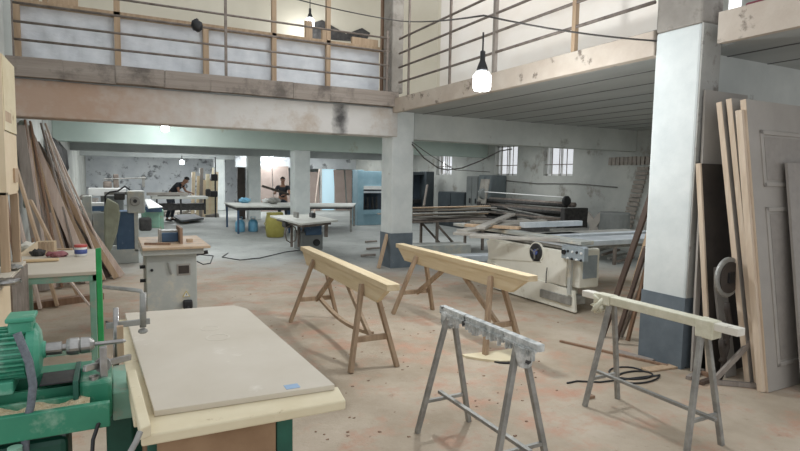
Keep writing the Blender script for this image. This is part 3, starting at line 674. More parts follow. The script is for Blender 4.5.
# wide boards in front
leaning(onY(30, 290, 7.4)-V((0, 0, 0)) if 0 else V((-.98, 7.0, .02)), V((-1.11, 7.2, 2.35)), .14, .03, 'taupe', 'wide pale grey board standing upright beside the plywood cabinet')
leaning(V((-.86, 6.95, .02)), V((-1.09, 7.05, 2.2)), .1, .03, 'brownwood', 'brown upright plank next to the wide pale grey board')
leaning(V((-.62, 7.6, .02)), V((-1.05, 7.8, 1.9)), .13, .03, 'tanwood', 'broad tan board leaning behind the green table')
leaning(V((-.4, 7.9, .02)), V((-.9, 8.1, 1.25)), .13, .03, 'tanwood', 'short wide tan board at the foot of the board fan')
leaning(V((-.78, 7.5, .02)), V((-1.0, 7.6, 1.3)), .1, .03, 'palewood', 'short pale board behind the slat box')
tag(MB().bar((-.9, 7.6, .04), (-.15, 7.9, .04), .1, .08).build('wood_block', M['brownwood'], jit=.005), 'thick splintered wood block on the floor under the green table', 'block')
leaning(V((-.2, 7.0, .01)), V((-.75, 8.3, .55)), .03, .02, 'palewood', 'thin pale lath lying slantwise beneath the green table')
# thin bundle deeper in
for i in range(16):
    fy = 12.2+random.uniform(-.6, .9); fx = -.75+.5*random.random()
    leaning((fx, fy, .02), (XL+.07+.1*random.random(), fy+.3, 1.5+.75*random.random()), .05, .03, 'greywood', 'thin grey lath in the bundle leaning deeper along the left wall', 'bundle of thin grey laths')
g = MB()
for k in range(9):
    y = 12.6+.22*k; g.tube([(XL+.08, y, 2.25), (XL+.16, y+.04, 2.05), (XL+.14+.03*(k % 3), y+.02, 1.7), (XL+.12, y+.03, 1.35+.1*(k % 2))], [.05, .10, .09, .03], 8)
tag(g.build('black_plastic', M['junk'], jit=.01, smooth=True), 'crumpled black plastic hanging on the left wall behind the laths', 'plastic sheet')
tag(MB().bar((XL+.12, 8.98, 1.1), (XL+.1, 9.02, 2.28), .1, .1, up=(0, 1, 0)).build('drain_pipe', M['beamgreen'], bevel=.03), 'pale green boxed pipe on the left wall behind the board fan', 'pipe')

# ================================================================== SPINDLE MOULDER
r = T('spindle_moulder', 'grey steel spindle moulder with a dusty table, behind the work table', 'machine', (.53, 6.3, 0))
sx0, sx1, sy0, sy1 = .27, .74, 5.92, 6.55
MB().box(sx0, sx1, sy0, sy1, 0, .80).build('cabinet_body', M['machgrey'], r, .008)
MB().box(sx0-.005, sx1+.005, sy0-.005, sy1+.005, 0, .04).build('plinth', M['darkpl'], r)
MB().box(sx0-.04, sx1+.06, sy0-.08, sy1+.1, .80, .86).build('table_frame', M['machgrey'], r, .008)
MB().box(.235, .86, 5.80, 6.85, .86, .885).build('table_top', M['shapertop'], r, .004)
MB().box(.55, .68, sy0-.006, sy0-.002, .58, .70).build('vent_recess', M['greypl'], r, .004)
MB().box(.565, .665, sy0-.01, sy0-.005, .60, .68).build('recess_plate', M['darkpl'], r)
g = MB(); g.prism([(.60, .36), (.67, .36), (.635, .42)], 'y', sy0-.008, sy0-.003); wt = g.build('warning_triangle', M['warn'], r)
MB().prism([(.608, .364), (.662, .364), (.635, .41)], 'y', sy0-.009, sy0-.0075).build('triangle_field', M['white'], wt)
MB().prism([(.636, .402), (.629, .384), (.635, .384), (.631, .367), (.643, .388), (.637, .388)], 'y', sy0-.0105, sy0-.0088).build('lightning_mark', M['black'], wt)
MB().box(.60, .69, sy0-.06, sy0-.002, .24, .33).build('switch_socket', M['black'], r, .015)
MB().bar((.47, sy0-.012, .72), (.50, sy0-.012, .60), .02, .012).build('lever', M['galv'], r)
MB().cyl((.32, sy0-.012, .65), (.32, sy0-.0, .65), .014).build('bolt', M['black'], r)
for z in (.66, .52): MB().cyl((sx0-.05, 6.1, z), (sx0, 6.1, z), .018).build('side_knob', M['black'], r)
MB().cyl((sx1, 6.0, .78), (sx1+.12, 5.98, .80), .02).build('handle', M['black'], r)
fz = .885
f = MB().box(.415, .44, 6.28, 6.42, fz, fz+.13).build('fence_side', M['taupe'], r); MB().box(.60, .625, 6.05, 6.45, fz, fz+.16).build('fence_side', M['brownwood'], r)
MB().box(.44, .60, 6.25, 6.27, fz, fz+.1).build('guard', M['machblue'], r, .01); MB().box(.44, .60, 6.27, 6.42, fz+.1, fz+.12).build('guard_top', M['galv'], r)
tag(MB().bar((.27, 6.1, fz+.01), (.5, 6.0, fz+.01), .03, .02).build('wood_strip', M['brownwood']), 'thin wood strip on the spindle moulder table', 'strip')
tag(MB().box(.68, .74, 6.2, 6.26, fz, fz+.03).build('small_block', M['tanwood'], bevel=.004), 'small wood block on the spindle moulder table', 'block')
wirething([(.645, sy0-.06, .27), (.64, sy0-.12, .12), (.55, sy0-.1, .015), (.2, sy0+.0, .012), (-.1, 6.6, .012)], .011, 'black power cable trailing from the spindle moulder plug', 'black')
wirething([(.745, 6.1, .70), (.82, 6.05, .66), (.90, 6.1, .66), (.96, 6.3, .71), (.86, 6.5, .70), (.77, 6.54, .72)], .006, 'thin black cable running right from the spindle moulder', 'black')

# ================================================================== DEEPER LEFT: machines
def pb(mb, x0, y0, x1, y1, Y, d):                # a box whose near face spans two picture corners at depth plane Y
    a, b = onY(x0, y0, Y), onY(x1, y1, Y); return mb.box(a.x, b.x, Y, Y+d, max(0, min(a.z, b.z)), max(a.z, b.z))
def part(name, m, r, x0, y0, x1, y1, Y, d, bev=0): return pb(MB(), x0, y0, x1, y1, Y, d).build(name, M[m], r, bev)
Y = 10.9; g0 = onY(130, 262, Y).x
r = T('edge_machine', 'grey and blue woodworking machine with a box head and hanging dust bag', 'machine', (g0, Y, 0))
part('base', 'machgrey', r, 110, 250, 139, 266, Y, .7, .01)
part('blue_cabinet', 'machblue', r, 116, 212, 136, 250, Y+.02, .6, .01)
part('edge_plate', 'machgrey', r, 134, 213, 139, 251, Y, .65)
hd = part('head_box', 'machgrey', r, 127, 191, 145, 213, Y-.15, .4, .02)
c = onY(135, 201, Y-.16); MB().lathe((c.x, Y-.21, c.z), [(.07, 0), (.085, .01), (.085, .06)], 18, 'y').build('motor_cover', M['galv'], hd); MB().lathe((c.x, Y-.225, c.z), [(.03, 0), (.035, .02)], 14, 'y').build('hub', M['black'], hd)
part('side_box', 'machgrey', r, 82, 196, 93, 245, Y+.5, .3, .01); part('panel_lower', 'machgrey', r, 93, 213, 108, 245, Y+.5, .3)
part('guide_beam', 'white', r, 88, 188, 126, 196, Y+1, .25, .01)
part('feed_table', 'white', r, 82, 203, 104, 206, Y+.6, .3); part('feed_apron', 'machblue', r, 92, 206, 104, 211, Y+.6, .25)
part('arm', 'galv', r, 104, 192, 127, 195, Y+.1, .1); part('arm_drive', 'junk', r, 114, 193, 125, 200, Y, .2, .02)
MB().tube([onY(106, 212, Y-.1), onY(105, 196, Y-.1), onY(110, 192, Y-.1), onY(118, 191, Y-.1), onY(125, 186, Y-.1), onY(130, 190, Y-.1)], .015, 8).build('hose', M['black'], r, smooth=True)
g = MB(); pr_ = [(106, 197), (118, 204), (120, 214), (117, 232), (110, 252), (106, 255), (104, 235), (104, 210)]
g.prism([(onY(*q, Y-.12).x, max(0, onY(*q, Y-.12).z)) for q in pr_], 'y', Y-.18, Y-.06); g.build('dust_bag', M['canvas'], r, .03, smooth=False, jit=.012)
g = MB(); a = onY(99, 181, Y+1.1); b = onY(146, 178, Y+1.1)
r = T('overhead_guide', 'thin grey gantry rail with a drive head behind the box head machine', 'machine', (a.x, Y+1.3, 0))
MB().cyl(onY(104, 179, Y+1.3), onY(146, 178, Y+1.3), .012, n=8).build('rail', M['galv'], r)
part('drive', 'rail', r, 113, 174, 119, 188, Y+1.3, .15, .02); part('drive', 'rail', r, 103, 181, 112, 189, Y+1.3, .15, .03)
part('post', 'galv', r, 142, 176, 145, 187, Y+1.3, .05)
a = onY(112, 188, Y+1.35); MB().box(a.x-.2, a.x+.2, Y+1.3, Y+1.5, 0, a.z).build('body', M['cabmid'], r, .02)
# green and white machine behind
Y = 12.2; r = T('planer', 'pale green planer with a white table behind the box head machine', 'machine', (onY(155, 225, Y).x, Y, 0))
MB().slab([onY(146, 199, Y), onY(150, 199, Y+1.0), onY(163, 207, Y), onY(150, 208, Y-.3)], .03).build('table_top', M['white'], r)
part('table_apron', 'machblue', r, 146, 207, 162, 212, Y, .5); part('body', 'palegreen', r, 142, 211, 160, 228, Y+.05, .5, .02)
part('leg', 'palegreen', r, 158, 210, 164, 230, Y+.1, .2); part('motor', 'junk', r, 139, 218, 152, 231, Y-.15, .2, .04)
# long bench with the bending man
Y = 18.6; r = T('long_bench', 'long wooden bench with boards on it before the bending man', 'bench', (onY(178, 210, Y).x, Y, 0))
part('bench_top', 'tabletop', r, 152, 196.5, 208, 199, Y, .8); 
for a in (156, 180, 204): part('leg', 'junk', r, a, 199, a+2, 214, Y+.1, .08)
part('shelf', 'junk', r, 156, 204, 206, 210, Y+.2, .5)
tag(pb(MB(), 147, 192.5, 188, 195.5, Y+.2, .3).build('long_board', M['greypl']), 'long grey board lying on the long bench', 'board')
tag(pb(MB(), 158, 195.6, 180, 196.6, Y+.15, .3).build('dark_board', M['darkpl']), 'dark board under the long grey board', 'board')
g = MB()
for k in range(14):
    p = onZ(160+4*k, 216+random.uniform(-2, 1)); g.box(p.x-.2, p.x+.2, p.y-.15, p.y+.15, 0, .08+.1*random.random())
tag(g.build('scrap_line', M['rubble'], jit=.05), 'low line of wood scrap across the floor below the long bench', 'scrap', kind='stuff')
a = [onZ(172, 219), onZ(195, 217.5), onZ(204, 222), onZ(181, 225)]
tag(MB().prism([(p.x, p.y) for p in a], 'z', .08, .14).build('dark_sheet', M['mat'], bevel=.01), 'flat dark panel lying raised on the floor behind the spindle moulder', 'panel')
tag(MB().box(a[0].x+.2, a[2].x-.5, a[3].y+.8, a[0].y-.6, 0, .08).build('wood_bearer', M['tanwood']), 'wood bearer under the flat dark panel', 'bearer')
for i, (px, top, m) in enumerate([(192, 172, 'ply'), (197, 176, 'pine'), (200, 168, 'greywood'), (203, 180, 'ply'), (206, 174, 'creamwood'), (209, 178, 'ply'), (212, 168, 'creamwood'), (215, 172, 'ply')]):
    p = onY(px, top, 22.4); f = onY(px, 200, 22)
    tag(MB().bar((f.x, 21.9, 0), (p.x+.05, 22.3, p.z), .12, .04, up=(0, 1, 0)).build('upright_board', M[m]), 'pale upright board in the row behind the long bench', 'board', 'pale upright boards behind the long bench')
# dark press standing left of the far pillar
Y = 21.5; r = T('drill_press', 'dark tall drill press standing at the left of the far pillar', 'machine', (onY(215.5, 205, Y).x, Y, 0))
part('column', 'black', r, 214.5, 157, 216.5, 222, Y, .1); part('head', 'black', r, 211, 174, 218, 181, Y-.1, .3, .03); part('table', 'black', r, 207, 191, 218, 197, Y-.2, .4, .04); part('motor', 'junk', r, 206, 189, 211, 197, Y-.3, .2, .05)
# black panel
Y = 20.4; tag(pb(MB(), 237.5, 167, 245.5, 222, Y, .08).build('black_sheet', M['darkpl']), 'tall black panel standing against the pillar left of the man', 'panel')

# ================================================================== PINKISH PARTITION BOARDS
Y = 24.6
k = 0
for (x0, x1, t) in [(257, 274, 166), (274, 291, 166), (309, 321, 172), (336, 347, 170), (348, 358, 170), (359, 368, 171)]:
    a, b = onY(x0, t, Y), onY(x1, t, Y)
    tag(MB().slab([(a.x, Y, 0), (min(b.x, XR-.05)-.03, Y, 0), (min(b.x, XR-.05)-.03, Y+.35, a.z), (a.x, Y+.35, a.z)], .03).build('brown_sheet', M['pink']), 'tall pinkish brown sheet in the row leaning at the back', 'sheet', 'pinkish brown sheets at the back'); k += 1
r = T('light_doorway', 'bright doorway with frosted blue-white glass between the brown sheets', 'door', (onY(328, 210, Y).x, Y+.4, 0))
a, b = onY(322, 169, Y+.45), onY(334, 212, Y+.45)
MB().box(a.x, b.x, Y+.45, Y+.5, 0, a.z).build('glass_panel', emis('daylit_panel', '#b9d6e2', .6), r)
MB().box(a.x-.08, a.x, Y+.42, Y+.52, 0, a.z+.05).box(b.x, b.x+.08, Y+.42, Y+.52, 0, a.z+.05).box(a.x, b.x, Y+.42, Y+.52, a.z, a.z+.08).build('frame', M['white'], r)
leaning(V((onY(314, 203, 22).x, 22, 0)), V((onY(322, 170, 22).x, 22.3, 1.9)), .12, .04, 'palewood', 'pale batten leaning left of the bright doorway')
leaning(V((onY(362, 211, 21.6).x, 21.6, 0)), V((onY(367, 172, 21.6).x, 21.8, 1.85)), .07, .04, 'darkwood', 'dark batten leaning on the sheets beside the blue press')
struct(MB().box(CX1, XR, 25.0, 25.2, 1.95, ZS), 'wall_lintel', M['backplaster'], 'white plaster band above the brown sheets')

# ================================================================== TABLES, BARREL, JUGS
def table(name, label, c4, z, legs, m='tabletop', leg='galv', th=.05):
    c = [onZ(px, py, z) for px, py in c4]; ctr = (c[0]+c[1]+c[2]+c[3])/4
    r = T(name, label, 'table', (ctr.x, ctr.y, 0))
    MB().prism([(p.x, p.y) for p in c], 'z', z-.03, z).build('table_top', M[m], r)
    MB().prism([((p.x-ctr.x)*.96+ctr.x, (p.y-ctr.y)*.96+ctr.y) for p in c], 'z', z-.03-th, z-.031).build('under_frame', M['black'], r)
    for k in range(4):
        p = ctr+(c[k]-ctr)*.92; MB().box(p.x-.025, p.x+.025, p.y-.025, p.y+.025, 0, z-.03).build('leg', M[leg], r)
    return r
t1 = table('work_bench', 'large pale topped table on blue legs with papers, left of the second pillar', [(224, 202.5), (236, 206.5), (292, 206.5), (290, 202.5)], .75, 4, leg='machblue', th=.08)
t2 = table('work_bench', 'long pale topped table on thin legs in front of the blue press', [(306, 203), (308, 206.3), (353, 206.3), (356, 203)], .75, 4)
for i, (px, py, s, m, nm, lb) in enumerate([(245, 203, .12, 'bluepl', 'plastic_bag', 'crumpled clear blue bag on the pale topped table'), (267, 203, .10, 'white', 'white_box', 'white carton on the table beside the blue bag'), (274, 204, .14, 'galv', 'paper_stack', 'loose grey sheets on the table before the man in black')]):
    c = onZ(px, py, .75); lump(c, s*1.4, s, s*1.3, m, nm, lb, nm.split('_')[1], .02)
def jug(p, label):
    r = T('blue_jug', label, 'jug', p)
    MB().lathe(p, [(.12, 0), (.135, .03), (.135, .26), (.10, .32), (.05, .35)], 16).build('jug_body', M['bluepl'], r, smooth=True)
    MB().lathe(p+V((0, 0, .35)), [(.045, 0), (.045, .03)], 12).build('cap', M['white'], r)
    MB().tube([p+V((-.05, 0, .31)), p+V((-.06, 0, .42)), p+V((.06, 0, .42)), p+V((.05, 0, .31))], .012, 6).build('handle', M['bluepl'], r)
jug(V((onY(240, 220, 15.9).x, 15.9, 0)), 'left blue plastic jug under the large pale table'); jug(V((onY(253, 220, 15.9).x, 15.9, 0)), 'right blue plastic jug under the large pale table')
p = V((onY(275, 230, 14.3).x, 14.3, 0))
r = T('yellow_barrel', 'olive yellow plastic barrel standing in front of the large pale table', 'barrel', p)
MB().lathe(p, [(.2, 0), (.22, .03), (.245, .2), (.245, .45), (.215, .58), (.20, .61)], 24).build('barrel_body', M['yellow'], r, smooth=True)
MB().lathe(p+V((0, 0, .6)), [(.215, 0), (.215, .04), (.19, .045)], 24).build('lid', M['yellow'], r)
MB().tube([p+V((-.24, -.03, .3)), p+V((-.29, -.03, .35)), p+V((-.24, -.03, .42))], .012, 6).build('handle', M['yellow'], r)

# ================================================================== SMALL JOINTER
z = .74; c4 = [onZ(270, 215.5, z), onZ(301, 223.5, z), onZ(338, 220, z), onZ(311, 214, z)]
ctr = (c4[0]+c4[1]+c4[2]+c4[3])/4; r = T('jointer', 'small steel jointer with long table and blue grey motor box', 'machine', (ctr.x, ctr.y, 0))
MB().prism([(p.x, p.y) for p in c4], 'z', z-.035, z).build('table_top', M['tabletop'], r)
MB().prism([((p.x-ctr.x)*.8+ctr.x, (p.y-ctr.y)*.8+ctr.y) for p in c4], 'z', z-.1, z-.036).build('bed_frame', M['rail'], r)
YJ = 10.9
part('motor_box', 'cabmid', r, 301, 232, 323, 250, YJ, .5, .02); part('upper_box', 'machblue', r, 306, 224, 322, 235, YJ-.05, .45, .02)
c = onY(316.5, 242.5, YJ); MB().lathe((c.x, YJ-.03, c.z), [(.07, 0), (.075, .035)], 18, 'y').build('fan_cover', M['black'], r)
for a in (291, 298, 303): part('strut', 'rail', r, a, 220, a+2, 247, YJ+.1, .05)
part('crank_arm', 'rail', r, 325, 224, 328, 237, YJ, .04); 
MB().tube([onY(291+6*math.cos(t*.785), 234+9*math.sin(t*.785), YJ-.02) for t in range(9)], .014, 6).build('belt_ring', M['rail'], r)
part('side_motor', 'junk', r, 285, 222, 292, 228, YJ, .25, .03)
part('fence', 'galv', r, 297, 212.5, 299, 218, YJ-.4, .25); part('guard', 'black', r, 312, 213, 316, 218, YJ-.2, .2, .02)
wirething([onZ(301, 250, .012), onZ(285, 252, .012), onZ(260, 258, .012), onZ(240, 260, .012), onZ(222, 257, .012), onZ(228, 253, .012)], .009, 'dark power cable lying on the floor left of the jointer', 'black', sub=4)

# ================================================================== BLUE PRESS
Y = 16.9; xA, xB = onY(357, 200, Y).x, onY(433, 200, Y).x; zt = 1.83
r = T('veneer_press', 'big pale blue veneer press with open dark bays behind the middle pillar', 'machine', ((xA+xB)/2, Y+.5, 0))
def X(px): return onY(px, 200, Y).x
def Z(py): return onY(380, py, Y).z
MB().box(xA, X(363), Y-.05, Y+.45, 0, zt).build('side_frame', M['pressblue'], r, .01); MB().box(X(425), xB, Y-.05, Y+.45, 0, zt).build('side_frame', M['cabdark'], r, .01)
MB().box(xA, xB, Y+.4, Y+.45, .0, zt-.02).build('back', M['pressdark'], r)
MB().box(X(363), X(384), Y, Y+.4, Z(187), zt-.03).build('upper_box', M['pressblue'], r, .01)
MB().box(X(363), X(384), Y-.04, Y+.4, Z(189.5), Z(186)).build('platen', M['white'], r)
MB().box(X(363), X(384), Y-.06, Y+.4, Z(193), Z(191)).build('platen', M['alu'], r)
MB().box(X(363), X(384), Y-.04, Y+.4, Z(214), Z(210)).build('platen', M['pressblue'], r)
MB().box(X(363), X(384), Y, Y+.4, .0, Z(214)).build('lower_box', M['pressblue'], r, .01)
MB().box(X(405), X(425), Y+.1, Y+.4, zt-.12, zt-.02).build('dark_header', M['cabdark'], r)
for k, px in enumerate((366, 370, 375, 379)): MB().lathe((X(px), Y+.2, Z(209)), [(.05, 0), (.05, .12), (.03, .25), (.03, .4)], 10).build('cylinder', M['junk'], r)
MB().box(X(409), X(424), Y+.2, Y+.38, .7, .85).build('press_arm', M['black'], r, .02)
MB().box(X(402), X(406), Y-.1, Y, 0, zt+.25).build('blue_post', M['pressblue'], r)

# ================================================================== CABINETS AGAINST THE RIGHT WALL
Xc = 9.95
def cab(x0, x1, top, m, label, door=True):
    ya, yb = onX(x0, 200, Xc).y, onX(x1, 200, Xc).y; ya, yb = min(ya, yb)+.02, max(ya, yb)-.02; zt = onX((x0+x1)/2, top, Xc).z
    r = T('metal_cabinet', label, 'cabinet', (Xc+.25, (ya+yb)/2, 0))
    MB().box(Xc, XR-.03, ya, yb, 0, zt).build('carcass', M[m], r, .01)
    n = 2
    for k in range(n):
        a = ya+(yb-ya)*k/n; d = MB().box(Xc-.02, Xc, a+.015, a+(yb-ya)/n-.015, .08, zt-.04).build('door', M[m], r)
        MB().box(Xc-.05, Xc-.02, a+.06, a+.09, zt*.5, zt*.5+.15).build('handle', M['black'], d)
cab(438, 465, 192, 'cabdark', 'low dark two-door cabinet under the small window')
cab(466, 478, 176, 'cabmid', 'tall grey metal cabinet next to the low dark one'); cab(478, 492, 175, 'cabgrey', 'tall slate metal cabinet nearest the roller machine')

# ================================================================== ROLLER MACHINE by the right wall
Xm = 9.55; ya, yb = 9.75, 13.3
r = T('roller_machine', 'long dark veneer roller machine along the right wall under the windows', 'machine', (Xm+.3, 11.5, 0))
zt = 1.12
for i, (dx, z, rr, m) in enumerate([(0, 1.0, .045, 'junk'), (.25, 1.02, .06, 'rail'), (-.05, .82, .04, 'junk'), (.2, .76, .06, 'junk'), (-.1, .68, .035, 'rail')]):
    MB().cyl((Xm+dx, ya+.1, z), (Xm+dx, yb-.1, z), rr, n=14).build('roller', M[m], r, smooth=True)
MB().cyl((Xm-.1, ya, 1.2), (Xm-.1, yb, 1.24), .014, n=8).build('guide_tube', M['white'], r)
MB().box(Xm-.02, Xm+.5, ya+.1, yb-.1, .86, .90).build('bed', M['rail'], r); MB().box(Xm-.05, Xm+.5, ya+.15, yb-.15, .1, .56).build('body', M['junk'], r, .02)
for y in (ya, yb-.12): MB().box(Xm-.15, Xm+.6, y, y+.15, 0, .95).build('end_frame', M['junk'], r, .02)
MB().lathe((Xm-.12, ya-.02, 1.12), [(.10, -.03), (.12, 0), (.12, .04), (.03, .06)], 20, 'y').build('end_wheel', M['black'], r)
MB().lathe((Xm-.1, yb-.3, 1.18), [(.14, 0), (.16, .1), (.1, .16)], 16, 'y').build('drive_housing', M['cabmid'], r)
MB().slab([(Xm-.1, yb-.2, .3), (Xm-.1, yb+.2, .3), (Xm-.1, yb-.1, 1.6), (Xm-.1, yb-.5, 1.6)], .03).build('side_plate', M['greypl'], r)
for k in range(7): MB().bar((Xm-.12+.03*k, ya+.2+.3*k, .62+.05*(k % 3)), (Xm-.15, ya+1.6+.25*k, .7+.06*(k % 4)), .03).build('tie_rod', M[('rail', 'junk', 'galv')[k % 3]], r)
for k in range(6): MB().bar((Xm-.18, yb-.1, .2+.1*k), (Xm-.18, yb-.7+.1*k, .9), .03).build('linkage', M['junk'], r)
wirething([(XR-.03, 14.0, 1.6), (XR-.03, 12, 1.5), (XR-.03, 10.5, 1.52), (XR-.03, 9.2, 1.46)], .01, 'thin cable clipped along the grey right wall', 'wire')
# butterfly plywood templates and things right of it
def wallthing(px0, py0, px1, py1, Xp, d, name, m, label, cat, bev=.01):
    a, b = onX(px0, py0, Xp), onX(px1, py1, Xp)
    return tag(MB().box(Xp, Xp+d, b.y, a.y, max(0, b.z), a.z).build(name, M[m], bevel=bev), label, cat)
Xb = 8.6
poly = [(588, 212), (593, 219), (600, 212), (600, 221), (596, 227), (600, 233), (588, 233), (590, 227), (587, 222)]
tag(MB().prism([(onX(*q, Xb).y, onX(*q, Xb).z) for q in poly], 'x', Xb, Xb+.04).build('curved_template', M['taupe']), 'pale board cut in a butterfly shape behind the panel saw', 'template')
c = onX(613, 232, 8.9)
MBx = MB().lathe((8.9, c.y, onX(613, 234, 8.9).z), [(.3, 0), (.31, .02), (.31, .42), (.29, .44)], 24)
tag(MBx.build('metal_drum', M['cabmid'], bevel=.005), 'grey drum standing behind the panel saw table', 'drum')
r = T('scrap_bench', 'low dark bench carrying the drum and template behind the panel saw', 'bench', (9.0, 7.9, 0))
zz = onX(613, 234, 8.9).z
MB().box(8.45, 9.5, 7.4, 9.2, zz-.05, zz).build('bench_top', M['galv'], r)
for x, y in ((8.5, 7.45), (8.5, 9.1), (9.4, 7.45), (9.4, 9.1)): MB().box(x, x+.05, y, y+.05, 0, zz-.05).build('leg', M['rail'], r)
for k in range(8): tag(MB().bar((8.6+.1*random.random(), 7.5+.2*k, .05+.04*k), (9.2, 7.6+.18*k, .1+.05*k), .05, .04).build('scrap_bar', M['galv' if k % 2 else 'rail']), 'short metal bar piled under the low dark bench', 'bar', 'metal bars piled under the bench')

# ================================================================== PANEL SAW
XS = 4.9
r = T('panel_saw', 'cream sliding panel saw with black handwheel and control panel', 'machine', (5.4, 5.8, 0))
def sx(px, py, X=XS): v = onX(px, py, X); return (v.y, v.z)
ya, yb = 4.80, 6.62
MB().box(XS, XS+.55, ya+.22, yb, .30, .74).build('upper_body', M['machwhite'], r, .015)
MB().prism([sx(503, 268), sx(575, 291), (ya+.03, .02), (yb-.02, .02), (yb-.02, .42)], 'x', XS-.02, XS+.02).build('lower_cover', M['machwhite'], r, .006)
MB().box(XS+.05, XS+.5, ya+.5, yb-.05, .05, .31).build('lower_body', M['machwhite'], r, .01)
MB().prism([sx(487, 240), sx(533, 248), sx(542, 262), sx(490, 259)], 'x', XS-.012, XS+.0).build('relief_panel', M['machwhite'], r, .004)
c = onX(537, 252, XS); hw = MB().lathe((XS-.035, c.y, c.z), [(.10, 0), (.115, .01), (.115, .025), (.085, .035)], 26, 'x').build('handwheel', M['black'], r)
MB().lathe((XS-.05, c.y-.01, c.z), [(.035, 0), (.04, .015)], 14, 'x').build('hub', M['labelblue'], hw)
for k in range(3): MB().bar((XS-.045, c.y, c.z), (XS-.045, c.y+.085*math.cos(k*2.09+.4), c.z+.085*math.sin(k*2.09+.4)), .02, .012).build('spoke', M['galv'], hw)
MB().lathe((XS-.012, c.y, c.z), [(.135, 0), (.14, .012)], 26, 'x').build('wheel_disc', M['machwhite'], r)
a, b = onX(563, 245, XS-.04), onX(585, 262, XS-.04)
cp = MB().box(XS-.06, XS+.01, b.y, a.y, b.z+.0, a.z).build('control_panel', M['panelgrey'], r, .004)
for i in range(5):
    for j in range(2):
        yy = a.y-.04-(a.y-b.y-.08)*i/4; z_ = a.z-.06-.085*j
        if (i, j) == (0, 1): continue
        MB().lathe((XS-.075, yy, z_), [(.014, 0), (.016, .015)], 10, 'x').build('button', M['black' if (i+j) % 2 else 'white'], cp)
MB().lathe((XS-.085, a.y-.05, b.z+.08), [(.028, 0), (.03, .03)], 14, 'x').build('main_switch', M['black'], cp)
MB().box(XS+.05, XS+.38, ya+.05, ya+.24, .30, .78).build('end_box', M['machwhite'], r, .02)
MB().box(XS+.1, XS+.33, ya+.04, ya+.05, .42, .7).build('end_recess', M['panelgrey'], r, .01)
MB().bar((XS-.03, ya+.12, .80), (XS-.03, ya+.12, .22), .05, .04).build('swing_arm', M['machgrey'], r, .004)
MB().box(XS-.05, XS+.2, ya+.08, ya+.62, .1, .2).build('pivot_beam', M['galv'], r, .004)
MB().tube([(XS-.05, 5.3, .5), (XS-.06, 5.3, .42), (XS-.04, 5.32, .3)], .007, 6).build('cable', M['black'], r)
MB().box(XS-.0, XS+1.3, 4.95, 6.3, .76, .82).build('saw_table', M['galv'], r, .005)
MB().box(XS-.05, XS+.16, 4.75, 7.5, .845, .89).build('sliding_table', M['machgrey'], r, .006)
MB().box(XS-.02, XS+.02, 4.7, 6.3, .80, .83).build('sliding_rail', M['alu'], r)
MB().box(XS+.0, XS+2.9, 4.92, 5.35, .80, .865).build('extension_table', M['alu'], r, .005)
MB().box(XS+.1, XS+2.9, 5.55, 5.7, .82, .87).build('fence_rail', M['alu'], r, .005)
MB().box(XS+.1, XS+2.6, 5.8, 6.4, .79, .82).build('side_table', M['galv'], r, .005)
MB().cyl((XS+2.6, 5.2, 0), (XS+2.6, 5.2, .8), .03).build('support_leg', M['galv'], r)
# planks piled on the saw and trestles
def plk(p, q, w, th, z, m, label):
    a, b = onZ(*p, z), onZ(*q, z)
    return tag(MB().bar(a, b, w, th).build('plank', M[m], bevel=.004), label, 'plank', 'planks piled behind the sawhorse by the panel saw')
L = 'dusty grey plank on the pile running into the panel saw'
z = .92
for i, (p, q, w, m) in enumerate([((470, 236), (560, 240), .12, 'greypl'), ((462, 231), (530, 222), .16, 'greypl'), ((466, 225), (520, 228), .13, 'tanwood'), ((480, 228), (512, 214), .12, 'greypl'), ((455, 233), (500, 236), .15, 'greypl'), ((520, 219), (553, 227), .1, 'greypl'), ((472, 222), (545, 221), .12, 'greypl')]):
    plk(p, q, w, .035, z+.03*(i % 4), m, L)
a, b = onZ(522, 225, 1.0), onZ(580, 223, 1.0)
tag(MB().bar(a, b, .1, .07).build('aluminium_profile', M['alu'], bevel=.005), 'shiny aluminium profile lying across the planks behind the saw', 'profile')
# second, lower plank pile on a stand behind the middle pillar
r = T('steel_stand', 'low black steel stand with crossed legs behind the middle pillar', 'stand', onZ(435, 252))
cc = onZ(440, 250); fx, fy = cc.x, cc.y
for dy in (-.35, .35):
    MB().bar((fx-.3, fy+dy, 0), (fx-.3, fy+dy, .66), .05).build('leg', M['rail'], r); MB().bar((fx+.9, fy+dy, 0), (fx+.9, fy+dy, .66), .05).build('leg', M['rail'], r)
    MB().bar((fx-.3, fy+dy, .6), (fx+.3, fy+dy, .02), .04).build('cross_brace', M['rail'], r)
MB().box(fx-.9, fx+1.2, fy-.4, fy+.4, .66, .70).build('stand_top', M['rail'], r)
for i in range(9):
    ang = random.uniform(-.25, .25); c = V((fx+.1+random.uniform(-.3, .3), fy+random.uniform(-.3, .3), .73+.028*i)); d = V((math.cos(ang), math.sin(ang), 0))*random.uniform(.9, 1.4)
    tag(MB().bar(c-d, c+d, .14, .026).build('plank', M[['greypl', 'greypl', 'tanwood'][i % 3]], bevel=.003), 'weathered plank in the pile on the black steel stand', 'plank', 'weathered planks on the steel stand')
p = V((fx-.5, fy-.1, 1.0)); leaning(p, p+V((.25, .3, .45)), .05, .03, 'greywood', 'loose offcut sticking up from the pile beside the pillar')
a, b = onZ(405, 245), onZ(508, 262)
c = onZ(450, 262); 
tag(MB().bar((c.x-.2, c.y+.15, .06), (c.x+1.2, c.y-.1, .06), .3, .12).build('long_box', M['alu'], bevel=.01), 'long pale boxed section lying on the floor behind the wooden sawhorse', 'box section')
tag(MB().bar((c.x-.3, c.y+1.0, .12), (c.x+.9, c.y+.8, .12), .5, .24).build('pale_panel', M['machgrey'], bevel=.01), 'pale low panel box on the floor under the steel stand', 'panel')
